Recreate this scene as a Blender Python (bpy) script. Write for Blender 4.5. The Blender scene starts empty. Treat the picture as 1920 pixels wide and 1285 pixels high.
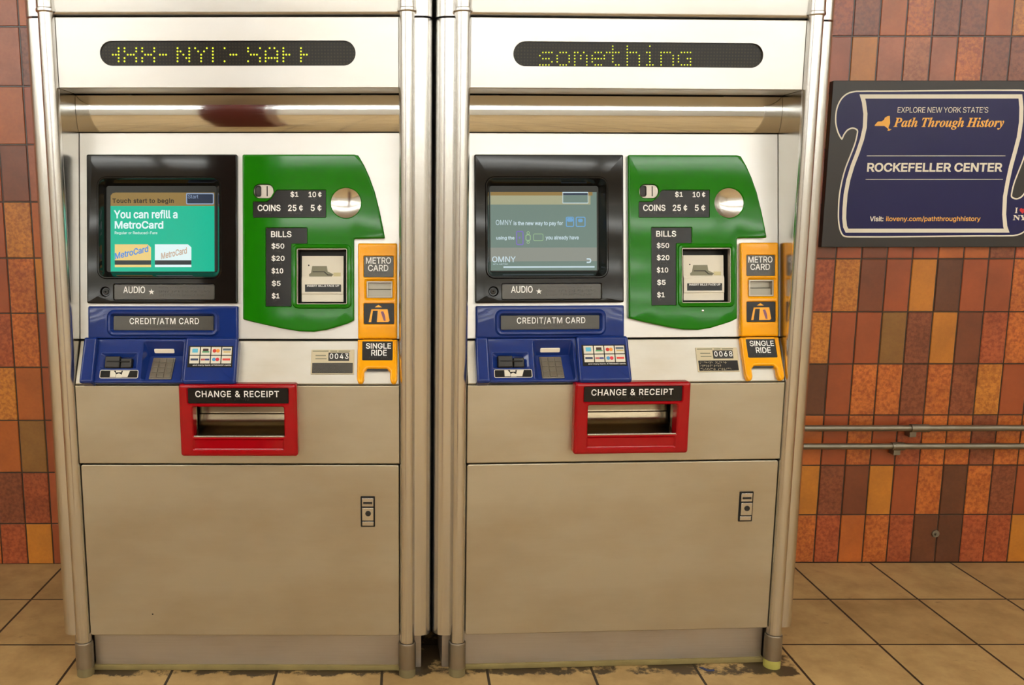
import bpy, bmesh, math, random
from mathutils import Vector, Matrix
from mathutils.geometry import delaunay_2d_cdt
random.seed(7)
SC = bpy.context.scene
COL = SC.collection
PI = math.pi

# ------------------------------------------------------------------ camera, world, light, exposure
CAM_H, FPX, CX, CY, PITCH, ROLL = 1.25, 1618.1, 762.4, 642.5, 0.1506, 0.0004
cd = bpy.data.cameras.new('camera')
cd.sensor_fit = 'HORIZONTAL'
cd.sensor_width = 36.0
cd.lens = FPX / 1920 * 36.0
cd.shift_x = (960 - CX) / 1920
cd.clip_start = 0.05
cam = bpy.data.objects.new('camera', cd)
COL.objects.link(cam)
cam.location = (0, 0, CAM_H)
cam.rotation_euler = (PI / 2 - PITCH, ROLL, 0)
SC.camera = cam
SC.view_settings.view_transform = 'Standard'
SC.view_settings.look = 'None'
SC.view_settings.exposure = 0.0
SC.view_settings.gamma = 1.0
SC.view_settings.use_curve_mapping = False
try:
    SC.cycles.use_denoising = True
    SC.cycles.max_bounces = 8
    SC.cycles.sample_clamp_indirect = 6.0
except Exception:
    pass
W = bpy.data.worlds.new('station')
SC.world = W
W.use_nodes = True
W.node_tree.nodes['Background'].inputs[0].default_value = (1.0, 0.93, 0.82, 1)
W.node_tree.nodes['Background'].inputs[1].default_value = 0.25
TUBE = 14.0          # strength of the fluorescent tubes
CEIL = 2.70
# rows of tubes along the platform: (y, x_start, x_end)
LIGHT_ROWS = [(y, -6.4, 6.4) for y in (0.75, -0.9, -2.6, -4.3, -6.0, -7.7)]
LAMP_Z = 2.58      # the strips hang a little below the ceiling and light it too

WALL_Y, WALL_YAW = 2.945, 0.004
M_POSE = [(-0.4382, 2.1968, -0.0041), (0.5756, 2.2186, 0.0469)]

# ------------------------------------------------------------------ materials
def lin(c):
    c = c / 255.0
    return c / 12.92 if c <= 0.04045 else ((c + 0.055) / 1.055) ** 2.4
def rgb(r, g, b): return (lin(r), lin(g), lin(b), 1)

def new_mat(name):
    m = bpy.data.materials.new(name)
    m.use_nodes = True
    nt = m.node_tree
    return m, nt, nt.nodes['Principled BSDF']
def N(nt, t, **kw):
    n = nt.nodes.new(t)
    for k, v in kw.items():
        if k.startswith('i_'):
            n.inputs[k[2:].replace('_', ' ')].default_value = v
        else:
            setattr(n, k, v)
    return n
def plain(name, col, rough=0.4, metal=0.0, coat=0.0, spec=0.5, emit=None, es=0.0, mottled=0.06):
    m, nt, b = new_mat(name)
    b.inputs['Roughness'].default_value = rough
    b.inputs['Metallic'].default_value = metal
    b.inputs['Coat Weight'].default_value = coat
    b.inputs['Coat Roughness'].default_value = 0.06
    b.inputs['Specular IOR Level'].default_value = spec
    if mottled:
        tc = N(nt, 'ShaderNodeTexCoord')
        no = N(nt, 'ShaderNodeTexNoise', i_Scale=14.0, i_Detail=4.0)
        nt.links.new(tc.outputs['Object'], no.inputs['Vector'])
        mx = N(nt, 'ShaderNodeMix', data_type='RGBA')
        mx.inputs[6].default_value = tuple(c * (1 - mottled) for c in col[:3]) + (1,)
        mx.inputs[7].default_value = tuple(min(1, c * (1 + mottled)) for c in col[:3]) + (1,)
        nt.links.new(no.outputs['Fac'], mx.inputs[0])
        nt.links.new(mx.outputs[2], b.inputs['Base Color'])
    else:
        b.inputs['Base Color'].default_value = col
    if emit:
        b.inputs['Emission Color'].default_value = emit
        b.inputs['Emission Strength'].default_value = es
    return m
def steel(name, col, rough, var=0.08, grime=0.0, stretch=(1.2, 1, 60), aniso=0.0):
    """brushed stainless: fine streaks in the roughness, smudges of grime in the colour"""
    m, nt, b = new_mat(name)
    b.inputs['Metallic'].default_value = 1.0
    b.inputs['Anisotropic'].default_value = aniso
    tc = N(nt, 'ShaderNodeTexCoord')
    mp = N(nt, 'ShaderNodeMapping')
    mp.inputs['Scale'].default_value = stretch
    nt.links.new(tc.outputs['Object'], mp.inputs['Vector'])
    no = N(nt, 'ShaderNodeTexNoise', i_Scale=5.0, i_Detail=3.0)
    nt.links.new(mp.outputs[0], no.inputs['Vector'])
    mr = N(nt, 'ShaderNodeMapRange')
    mr.inputs[1].default_value = 0.3; mr.inputs[2].default_value = 0.7
    mr.inputs[3].default_value = max(0.02, rough - var); mr.inputs[4].default_value = rough + var
    nt.links.new(no.outputs['Fac'], mr.inputs[0])
    nt.links.new(mr.outputs[0], b.inputs['Roughness'])
    n2 = N(nt, 'ShaderNodeTexNoise', i_Scale=3.0, i_Detail=5.0, i_Roughness=0.55)
    mp2 = N(nt, 'ShaderNodeMapping')
    mp2.inputs['Scale'].default_value = (0.7, 1, 1.7)
    nt.links.new(tc.outputs['Object'], mp2.inputs['Vector'])
    nt.links.new(mp2.outputs[0], n2.inputs['Vector'])
    r2 = N(nt, 'ShaderNodeMapRange')
    r2.inputs[1].default_value = 0.42; r2.inputs[2].default_value = 0.78
    r2.inputs[3].default_value = 0.0; r2.inputs[4].default_value = grime
    nt.links.new(n2.outputs['Fac'], r2.inputs[0])
    mx = N(nt, 'ShaderNodeMix', data_type='RGBA')
    mx.inputs[6].default_value = col
    mx.inputs[7].default_value = (col[0] * 0.72, col[1] * 0.62, col[2] * 0.48, 1)
    nt.links.new(r2.outputs[0], mx.inputs[0])
    nt.links.new(mx.outputs[2], b.inputs['Base Color'])
    return m

MT = {}
MT['steel'] = steel('brushed_steel', (0.63, 0.62, 0.60, 1), 0.36, 0.03, 0.25)
MT['steel_ledge'] = steel('scuffed_ledge_steel', (0.50, 0.475, 0.42, 1), 0.42, 0.03, 0.9)
MT['steel_low'] = steel('worn_brushed_steel', (0.60, 0.56, 0.455, 1), 0.44, 0.03, 0.7)
MT['steel_plinth'] = steel('dull_plinth_steel', (0.52, 0.48, 0.43, 1), 0.5, 0.06, 0.9)
MT['post'] = steel('post_steel', (0.70, 0.69, 0.67, 1), 0.25, 0.012, 0.0, (20, 20, 1.0))
MT['chrome'] = steel('polished_steel', (0.76, 0.78, 0.80, 1), 0.06, 0.02, 0.0)
MT['dish'] = steel('bright_dish_steel', (0.74, 0.73, 0.71, 1), 0.2, 0.01, 0.0)
MT['side'] = steel('recess_side_steel', (0.54, 0.525, 0.49, 1), 0.2, 0.015, 0.4, (1, 10, 1.2))
MT['scoop'] = steel('shaded_scoop_steel', (0.36, 0.30, 0.21, 1), 0.22, 0.02, 0.5)  # base darkened to stand for the shade deep in the tray
MT['sleeve'] = steel('grubby_sleeve_steel', (0.36, 0.32, 0.26, 1), 0.45, 0.03, 0.8)
MT['black'] = plain('gloss_black_plastic', rgb(22, 20, 17), 0.07, spec=0.3)
MT['green'] = plain('gloss_green_plastic', rgb(24, 118, 5), 0.07, spec=0.3)
MT['blue'] = plain('gloss_blue_plastic', rgb(24, 50, 122), 0.07, spec=0.4)
MT['red'] = plain('gloss_red_plastic', rgb(162, 8, 20), 0.07, spec=0.4)
MT['yellow'] = plain('gloss_yellow_plastic', rgb(255, 172, 4), 0.09, spec=0.4)
MT['plate'] = plain('dark_sign_plate', rgb(30, 29, 28), 0.2, spec=0.3)
MT['plate_grey'] = plain('grey_sign_plate', rgb(70, 67, 60), 0.22, spec=0.5)
MT['text'] = plain('white_lettering', rgb(250, 250, 248), 0.5, mottled=0)
MT['braille'] = plain('dark_braille', rgb(62, 60, 56), 0.4, mottled=0)
MT['seam'] = plain('dark_gap', rgb(14, 12, 10), 0.8, mottled=0)
MT['dark'] = plain('dark_plastic', rgb(34, 31, 27), 0.45)
MT['cabinet'] = plain('painted_cabinet', rgb(60, 58, 54), 0.5)
MT['rubber'] = plain('worn_rubber_foot', rgb(120, 108, 74), 0.7, mottled=0.3)
MT['pad'] = plain('yellowed_foot_pad', rgb(176, 168, 82), 0.7, mottled=0.25)
MT['caulk'] = plain('dirty_caulk', rgb(136, 120, 74), 0.8, mottled=0.45)
MT['white'] = plain('cream_plastic', rgb(228, 222, 206), 0.4)
MT['cream'] = plain('cream_label', rgb(205, 192, 160), 0.5)
MT['funnel'] = plain('grey_green_print', rgb(128, 126, 104), 0.5)
MT['beige'] = plain('pale_note_print', rgb(205, 196, 150), 0.5)
MT['key'] = steel('keypad_steel', (0.34, 0.32, 0.27, 1), 0.42, 0.05, 0.5)
MT['window'] = plain('pin_display', rgb(225, 215, 195), 0.2, emit=rgb(235, 215, 190), es=0.25, mottled=0)
MT['led_back'] = None
MT['dot'] = plain('lit_led', rgb(190, 200, 40), 0.4, emit=rgb(205, 215, 40), es=1.1, mottled=0)

def screen_mat(name, col, es):
    return plain(name, (col[0] * 0.04, col[1] * 0.04, col[2] * 0.04, 1), 0.2, spec=0.2, emit=col, es=es, mottled=0)
MT['s_teal'] = screen_mat('screen_teal', rgb(0, 184, 148), 0.95)
MT['s_tan'] = screen_mat('screen_tan', rgb(146, 118, 62), 0.9)
MT['s_navy'] = screen_mat('screen_navy', rgb(38, 50, 72), 0.9)
MT['s_pale'] = screen_mat('screen_pale_blue', rgb(140, 160, 190), 0.9)
MT['s_white'] = screen_mat('screen_white', rgb(226, 246, 246), 0.95)
MT['s_dark'] = screen_mat('screen_dark_text', rgb(64, 52, 30), 0.8)
MT['s_gold'] = screen_mat('screen_gold', rgb(236, 206, 128), 0.95)
MT['s_blue'] = screen_mat('screen_blue_text', rgb(70, 140, 220), 0.95)
MT['s_orange'] = screen_mat('screen_orange_text', rgb(205, 175, 150), 0.9)
MT['s_stripe'] = screen_mat('screen_black_stripe', rgb(52, 58, 60), 0.8)
MT['s_off'] = screen_mat('screen_unlit_margin', rgb(48, 48, 42), 0.8)
MT['s_grey'] = screen_mat('screen_glare_grey', rgb(112, 134, 124), 0.88)  # pale glow puts light reflected in the glass into these screen colours
MT['s_sand'] = screen_mat('screen_glare_sand', rgb(168, 168, 134), 0.88)
MT['s_mist'] = screen_mat('screen_glare_mist', rgb(142, 146, 136), 0.88)
MT['s_sky'] = screen_mat('screen_sky_icon', rgb(106, 160, 205), 0.95)
MT['s_violet'] = screen_mat('screen_violet_icon', rgb(120, 108, 180), 0.95)
MT['s_lime'] = screen_mat('screen_lime_icon', rgb(150, 185, 140), 0.95)
MT['s_ice'] = screen_mat('screen_ice_text', rgb(196, 216, 224), 0.95)

def led_mat():
    m, nt, b = new_mat('dot_matrix_window')
    tc = N(nt, 'ShaderNodeTexCoord')
    sep = N(nt, 'ShaderNodeSeparateXYZ')
    nt.links.new(tc.outputs['Object'], sep.inputs[0])
    facs = []
    for ax, pitch in (('X', 0.0078), ('Z', 0.0078)):
        md = N(nt, 'ShaderNodeMath', operation='PINGPONG'); md.inputs[1].default_value = pitch / 2
        nt.links.new(sep.outputs[ax], md.inputs[0])
        lt = N(nt, 'ShaderNodeMath', operation='GREATER_THAN'); lt.inputs[1].default_value = pitch * 0.27
        nt.links.new(md.outputs[0], lt.inputs[0]); facs.append(lt)
    mu = N(nt, 'ShaderNodeMath', operation='MULTIPLY')
    nt.links.new(facs[0].outputs[0], mu.inputs[0]); nt.links.new(facs[1].outputs[0], mu.inputs[1])
    mx = N(nt, 'ShaderNodeMix', data_type='RGBA')
    mx.inputs[6].default_value = rgb(26, 21, 14); mx.inputs[7].default_value = rgb(48, 42, 22)
    nt.links.new(mu.outputs[0], mx.inputs[0])
    nt.links.new(mx.outputs[2], b.inputs['Base Color'])
    b.inputs['Roughness'].default_value = 0.25
    b.inputs['Specular IOR Level'].default_value = 0.25
    return m
MT['led_back'] = led_mat()

# ------------------------------------------------------------------ geometry helpers
class Frame:
    """a flat working plane in machine (or wall) space: u right, v up along the plane, n out of it"""
    def __init__(s, O, V, Nn, pose, U=(1, 0, 0)):
        s.O, s.V, s.Nn, s.U = Vector(O), Vector(V).normalized(), Vector(Nn).normalized(), Vector(U)
        s.pose = pose
    def p(s, u, v, n=0.0): return s.O + s.U * u + s.V * v + s.Nn * n
    def uv(s, px, py, n=0.0):
        """photo pixel -> (u, v) on this plane raised by n"""
        x, y, a = s.pose
        M = Matrix.Translation((x, y, 0)) @ Matrix.Rotation(a, 4, 'Z')
        Mi = M.inverted()
        t = PITCH
        d = Vector(((px - CX) / FPX, 0, 0)) + Vector((0, math.cos(t), -math.sin(t))) - Vector((0, math.sin(t), math.cos(t))) * ((py - CY) / FPX)
        o = Mi @ Vector((0, 0, CAM_H)); d = Mi.to_3x3() @ d
        O = s.O + s.Nn * n
        k = (O - o).dot(s.Nn) / d.dot(s.Nn)
        h = o + d * k - O
        return (h.dot(s.U), h.dot(s.V))
    def box(s, x0, y0, x1, y1, n=0.0):
        a = s.uv(x0, y1, n); b = s.uv(x1, y0, n); c = s.uv(x0, y0, n); d = s.uv(x1, y1, n)
        return ((a[0] + c[0]) / 2, (a[1] + d[1]) / 2, (b[0] + d[0]) / 2, (b[1] + c[1]) / 2)
    def poly(s, pts, n=0.0): return [s.uv(x, y, n) for x, y in pts]

def rr(b, r=0.004, seg=4):
    u0, v0, u1, v1 = b
    r = min(r, (u1 - u0) * 0.499, (v1 - v0) * 0.499)
    out = []
    for cx_, cy_, a0 in ((u1 - r, v1 - r, 0), (u0 + r, v1 - r, 90), (u0 + r, v0 + r, 180), (u1 - r, v0 + r, 270)):
        for i in range(seg + 1):
            a = math.radians(a0 + 90 * i / seg)
            out.append((cx_ + r * math.cos(a), cy_ + r * math.sin(a)))
    return out
def circ(c, r, seg=32): return [(c[0] + r * math.cos(2 * PI * i / seg), c[1] + r * math.sin(2 * PI * i / seg)) for i in range(seg)]
def area(l): return sum(l[i][0] * l[(i + 1) % len(l)][1] - l[(i + 1) % len(l)][0] * l[i][1] for i in range(len(l))) / 2
def ccw(l): return l if area(l) > 0 else l[::-1]
def inset(l, d, tidy=True):
    """move a counter-clockwise loop inwards by d (negative: outwards)"""
    n = len(l); out = []
    for i in range(n):
        p0, p1, p2 = Vector(l[i - 1]), Vector(l[i]), Vector(l[(i + 1) % n])
        e1, e2 = (p1 - p0), (p2 - p1)
        if e1.length < 1e-9: e1 = e2
        if e2.length < 1e-9: e2 = e1
        e1 = e1.normalized(); e2 = e2.normalized()
        n1, n2 = Vector((-e1.y, e1.x)), Vector((-e2.y, e2.x))
        m = n1 + n2
        k = m.length_squared
        m = m * (2 / k) if k > 0.15 else n1
        if m.length > 2.0: m = m.normalized() * 2.0
        out.append((p1.x + m.x * d, p1.y + m.y * d))
    if not tidy: return out
    # edges turned round by the move (corner arcs smaller than d) shrink to one point
    bad = [(Vector(out[(i + 1) % n]) - Vector(out[i])).dot(Vector(l[(i + 1) % n]) - Vector(l[i])) <= 1e-14 for i in range(n)]
    if any(bad) and not all(bad):
        st = next(i for i in range(n) if not bad[i])
        i = st
        while i < st + n:
            if bad[i % n]:
                j = i
                while bad[j % n]: j += 1
                a0, a1 = Vector(out[(i - 1) % n]), Vector(out[i % n]); b0, b1 = Vector(out[j % n]), Vector(out[(j + 1) % n])
                da, db = a1 - a0, b1 - b0
                cr = da.cross(db)
                q = a0 + da * ((b0 - a0).cross(db) / cr) if abs(cr) > 1e-12 else (a1 + b0) / 2
                if (q - a1).length > 0.05: q = (a1 + b0) / 2
                for k in range(i, j + 1): out[k % n] = (q.x, q.y)
                i = j
            i += 1
    return out
def rounded(pts, radii, seg=5):
    """round the corners of a polygon; radii one number or a list"""
    pts = ccw(pts) if not isinstance(radii, list) else pts
    n = len(pts); out = []
    for i in range(n):
        r = radii[i] if isinstance(radii, list) else radii
        p0, p1, p2 = Vector(pts[i - 1]), Vector(pts[i]), Vector(pts[(i + 1) % n])
        a, b = (p0 - p1), (p2 - p1)
        la, lb = a.length, b.length
        a.normalize(); b.normalize()
        ang = a.angle(b)
        if r <= 0 or ang > 3.05: out.append(tuple(p1)); continue
        t = min(r / math.tan(ang / 2), la * 0.49, lb * 0.49)
        s, e = p1 + a * t, p1 + b * t
        for k in range(seg + 1):
            f = k / seg
            q = s * (1 - f) ** 2 + p1 * 2 * f * (1 - f) + e * f * f
            out.append((q.x, q.y))
    return ccw(out)

class MB:
    def __init__(s, fr=None): s.bm = bmesh.new(); s.fr = fr
    def ring(s, loop, n, fr=None):
        f = fr or s.fr
        out = []
        nf = n if callable(n) else (lambda u, v: n)
        for i, (u, v) in enumerate(loop):
            if i and abs(u - loop[i - 1][0]) + abs(v - loop[i - 1][1]) < 1e-9: out.append(out[-1])
            elif i == len(loop) - 1 and abs(u - loop[0][0]) + abs(v - loop[0][1]) < 1e-9: out.append(out[0])
            else: out.append(s.bm.verts.new(f.p(u, v, nf(u, v))))
        return out
    def stitch(s, a, b, closed=True):
        m = len(a)
        for i in range(m if closed else m - 1):
            j = (i + 1) % m
            q = []
            for x in (a[i], a[j], b[j], b[i]):
                if x not in q: q.append(x)
            if len(q) < 3: continue
            try: s.bm.faces.new(q)
            except ValueError: pass
    def fill(s, rings):
        rings = [[x for i, x in enumerate(r) if x is not r[i - 1]] for r in rings]
        if len(rings) == 1:
            try: s.bm.faces.new(rings[0])
            except ValueError: pass
            return
        es = []
        for r in rings:
            for i in range(len(r)):
                e = s.bm.edges.get((r[i], r[(i + 1) % len(r)])) or s.bm.edges.new((r[i], r[(i + 1) % len(r)]))
                es.append(e)
        bmesh.ops.triangle_fill(s.bm, use_beauty=True, use_dissolve=False, edges=es)
    def plate(s, outer, n0, n1, bev=0.002, holes=(), fr=None, seg=3):
        """extruded outline with a rounded front edge; holes = lists of (loop, n) going inwards, last one closed if ('floor')"""
        outer = ccw(outer)
        back = s.ring(outer, n0, fr)
        prev = s.ring(outer, n1 - bev, fr) if n1 - bev > n0 + 1e-6 else back
        if prev is not back: s.stitch(back, prev)
        if bev > 0:
            for k in range(1, seg + 1):
                a = PI / 2 * k / seg
                cur = s.ring(inset(outer, bev * (1 - math.cos(a))), n1 - bev + bev * math.sin(a), fr)
                s.stitch(prev, cur); prev = cur
        rings = [prev]
        for h in holes:
            floor = h[-1] == 'floor'
            steps = h[:-1] if floor else h
            first = None
            for lp, nn in steps:
                r = s.ring(ccw(lp), nn, fr)
                if first is None: first = r; rings.append(r)
                else: s.stitch(pr, r)
                pr = r
            if floor: s.fill([pr])
        s.fill(rings)
        return s
    def flat(s, loop, n, fr=None): s.fill([s.ring(ccw(loop), n, fr)]); return s
    def prism(s, prof, x0, x1, cap=True):
        """profile of (y, z) points swept along local x"""
        a = [s.bm.verts.new((x0, y, z)) for y, z in prof]
        b = [s.bm.verts.new((x1, y, z)) for y, z in prof]
        s.stitch(a, b, cap)
        if cap:
            s.fill([a]); s.fill([b])
        return s
    def box(s, lo, hi, bev=0.0, seg=2):
        r = bmesh.ops.create_cube(s.bm, size=1.0)
        vs = r['verts']
        for v in vs:
            v.co = Vector([(lo[i] + hi[i]) / 2 + v.co[i] * (hi[i] - lo[i]) for i in range(3)])
        if bev:
            es = list({e for v in vs for e in v.link_edges})
            bmesh.ops.bevel(s.bm, geom=es, offset=bev, segments=seg, affect='EDGES', profile=0.5)
        return s
    def lathe(s, prof, c, seg=32, axis='z'):
        """(r, h) profile turned about an axis through c"""
        rows = []
        for r, h in prof:
            row = []
            for i in range(seg):
                a = 2 * PI * i / seg
                q = {'z': (r * math.cos(a), r * math.sin(a), h), 'x': (h, r * math.cos(a), r * math.sin(a)), 'y': (r * math.cos(a), h, r * math.sin(a))}[axis]
                row.append(s.bm.verts.new(Vector(c) + Vector(q)))
            rows.append(row)
        for a, b in zip(rows, rows[1:]): s.stitch(a, b)
        s.fill([rows[0]]); s.fill([rows[-1]])
        return s
    def dome(s, c, r, h, fr=None, seg=8, n=0.0):
        f = fr or s.fr
        rows = [s.ring(circ(c, r, seg), n, f), s.ring(circ(c, r * 0.7, seg), n + h * 0.75, f)]
        s.stitch(*rows); top = s.bm.verts.new(f.p(c[0], c[1], n + h))
        for i in range(seg): s.bm.faces.new((rows[1][i], rows[1][(i + 1) % seg], top))
        return s

def obj(name, mb, mat, parent=None, smooth=True, wn=True, label=None):
    bm = mb.bm
    bmesh.ops.remove_doubles(bm, verts=bm.verts, dist=1e-6)
    bmesh.ops.recalc_face_normals(bm, faces=bm.faces)
    me = bpy.data.meshes.new(name)
    bm.to_mesh(me); bm.free()
    me.materials.append(mat)
    if smooth:
        me.shade_smooth()
        me.set_sharp_from_angle(angle=math.radians(33))
    o = bpy.data.objects.new(name, me)
    COL.objects.link(o)
    if smooth and wn:
        w = o.modifiers.new('weighted', 'WEIGHTED_NORMAL'); w.keep_sharp = True; w.weight = 100
    if parent: o.parent = parent
    if label: o['label'] = label
    return o
def thing(name, label, cat, loc=(0, 0, 0), rotz=0, group=None):
    o = bpy.data.objects.new(name, None)
    COL.objects.link(o)
    o.location = loc; o.rotation_euler = (0, 0, rotz)
    o.empty_display_size = 0.1
    o['label'] = label; o['category'] = cat
    if group: o['group'] = group
    return o
def struct(name, mb, mat, smooth=False):
    o = obj(name, mb, mat, smooth=smooth); o['kind'] = 'structure'
    return o

# ---- lettering
def _font(fn):
    try:
        return bpy.data.fonts.load(bpy.utils.system_resource('DATAFILES', path='fonts') + '/' + fn)
    except Exception:
        return None
F_SANS = _font('Inter.woff2')
F_MATH = _font('NotoSansMath-Regular.woff2')
_tcache = {}
def glyphs(body, bold=0.0, font=None, space=1.0, shear=0.0, word=1.0):
    body = body.replace('I', '\u0399') if font is F_SANS else body
    key = (body, bold, font.name if font else '', space, shear, word)
    if key in _tcache: return _tcache[key]
    cu = bpy.data.curves.new('t', 'FONT')
    cu.body = body; cu.size = 1.0; cu.space_character = space; cu.shear = shear; cu.space_word = word
    cu.resolution_u = 3
    if font: cu.font = font
    o = bpy.data.objects.new('t', cu); COL.objects.link(o)
    dg = bpy.context.evaluated_depsgraph_get(); dg.update()
    cv = o.evaluated_get(dg).to_curve(dg, apply_modifiers=False)
    loops = []
    for sp_ in cv.splines:
        pts = []
        if sp_.type == 'BEZIER':
            bp = sp_.bezier_points; n = len(bp)
            for i in range(n):
                p, q = bp[i], bp[(i + 1) % n]
                a0, a1, a2, a3 = (Vector(v[:2]) for v in (p.co, p.handle_right, q.handle_left, q.co))
                straight = (a1 - a0).length < 1e-6 and (a3 - a2).length < 1e-6
                ch = a3 - a0
                if not straight and ch.length > 1e-9:
                    d_ = max(abs(ch.cross(a1 - a0)), abs(ch.cross(a2 - a0))) / ch.length
                    straight = d_ < 0.002
                for k in range(1 if straight else 4):
                    t = k / 4
                    v = a0 * (1 - t) ** 3 + a1 * 3 * t * (1 - t) ** 2 + a2 * 3 * t * t * (1 - t) + a3 * t ** 3
                    if not pts or (v - Vector(pts[-1])).length > 1e-5: pts.append((v.x, v.y))
        else:
            pts = [(p.co[0], p.co[1]) for p in sp_.points]
        while len(pts) > 2 and (Vector(pts[0]) - Vector(pts[-1])).length < 1e-5: pts.pop()
        if len(pts) > 2 and abs(area(pts)) > 1e-7: loops.append(pts)
    o.evaluated_get(dg).to_curve_clear() if hasattr(o, 'to_curve_clear') else None
    bpy.data.objects.remove(o); bpy.data.curves.remove(cu)
    # the winding of the largest contour is the winding of every outer contour
    sgn = 1 if area(max(loops, key=lambda l: abs(area(l)))) > 0 else -1
    if sgn < 0: loops = [l[::-1] for l in loops]
    # ink lies on the left of every contour; thicken, then keep the triangles wound more than zero times
    loops = [inset(l, -bold, False) if bold else l for l in loops]
    V_, E_ = [], []
    for l in loops:
        k = len(V_)
        V_ += [Vector(q) for q in l]
        E_ += [(k + i, k + (i + 1) % len(l)) for i in range(len(l))]
    ov, oe, of = delaunay_2d_cdt(V_, E_, [], 0, 1e-6)[:3]
    bbs = [(min(q[0] for q in l), max(q[0] for q in l), min(q[1] for q in l), max(q[1] for q in l)) for l in loops]
    vs = [(q.x, q.y) for q in ov]; fs = []
    for t in of:
        cx_ = sum(vs[i][0] for i in t) / len(t); cy_ = sum(vs[i][1] for i in t) / len(t)
        wn = 0
        for l, bb in zip(loops, bbs):
            if not (bb[0] <= cx_ <= bb[1] and bb[2] <= cy_ <= bb[3]): continue
            for i in range(len(l)):
                (xa, ya), (xb, yb) = l[i - 1], l[i]
                if (ya <= cy_) != (yb <= cy_):
                    left = (xb - xa) * (cy_ - ya) - (cx_ - xa) * (yb - ya)
                    if yb > ya and left > 0: wn += 1
                    elif yb < ya and left < 0: wn -= 1
        if wn > 0: fs.append(tuple(t))
    used = sorted({i for t in fs for i in t}); mp = {i: k for k, i in enumerate(used)}
    vs = [vs[i] for i in used]; fs = [tuple(mp[i] for i in t) for t in fs]
    _tcache[key] = (vs, fs)
    return vs, fs
def write(fr, items, n, mat, parent, bold=0.02, **kw):
    for it in items:
        m = MB(fr); put_text(m, it[0], it[1], n, bold=bold, **dict(kw, **(it[2] if len(it) > 2 else {})))
        obj('lettering', m, MT[mat], parent, smooth=False)
def put_text(mb, body, b, n, fr=None, bold=0.02, font=F_SANS, rot=0.0, **kw):
    """lay lettering flat in the box b=(u0,v0,u1,v1) at height n, filling it"""
    f = fr or mb.fr
    vs, fs = glyphs(body, bold, font, **kw)
    if not vs: return mb
    x0, x1 = min(v[0] for v in vs), max(v[0] for v in vs)
    y0, y1 = min(v[1] for v in vs), max(v[1] for v in vs)
    u0, v0, u1, v1 = b
    bv = []
    for x, y in vs:
        fx, fy = (x - x0) / max(1e-6, x1 - x0), (y - y0) / max(1e-6, y1 - y0)
        u = u0 + (u1 - u0) * fx; v = v0 + (v1 - v0) * fy + rot * (u - u0)
        bv.append(mb.bm.verts.new(f.p(u, v, n)))
    for q in fs:
        try: mb.bm.faces.new([bv[i] for i in q])
        except ValueError: pass
    return mb
BR = dict(a='1', b='12', c='14', d='145', e='15', f='124', g='1245', h='125', i='24', j='245', k='13', l='123', m='134', n='1345',
          o='135', p='1234', q='12345', r='1235', s='234', t='2345', u='136', v='1236', w='2456', x='1346', y='13456', z='1356')
def braille(mb, word, u, v, n, cell=0.0046, r=0.0007):
    p = cell * 0.38
    for k, ch in enumerate(word):
        for d in BR.get(ch, ''):
            d = int(d) - 1
            mb.dome((u + k * cell + (d // 3) * p, v - (d % 3) * p), r, r * 0.7, n=n, seg=6)
    return mb

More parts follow.
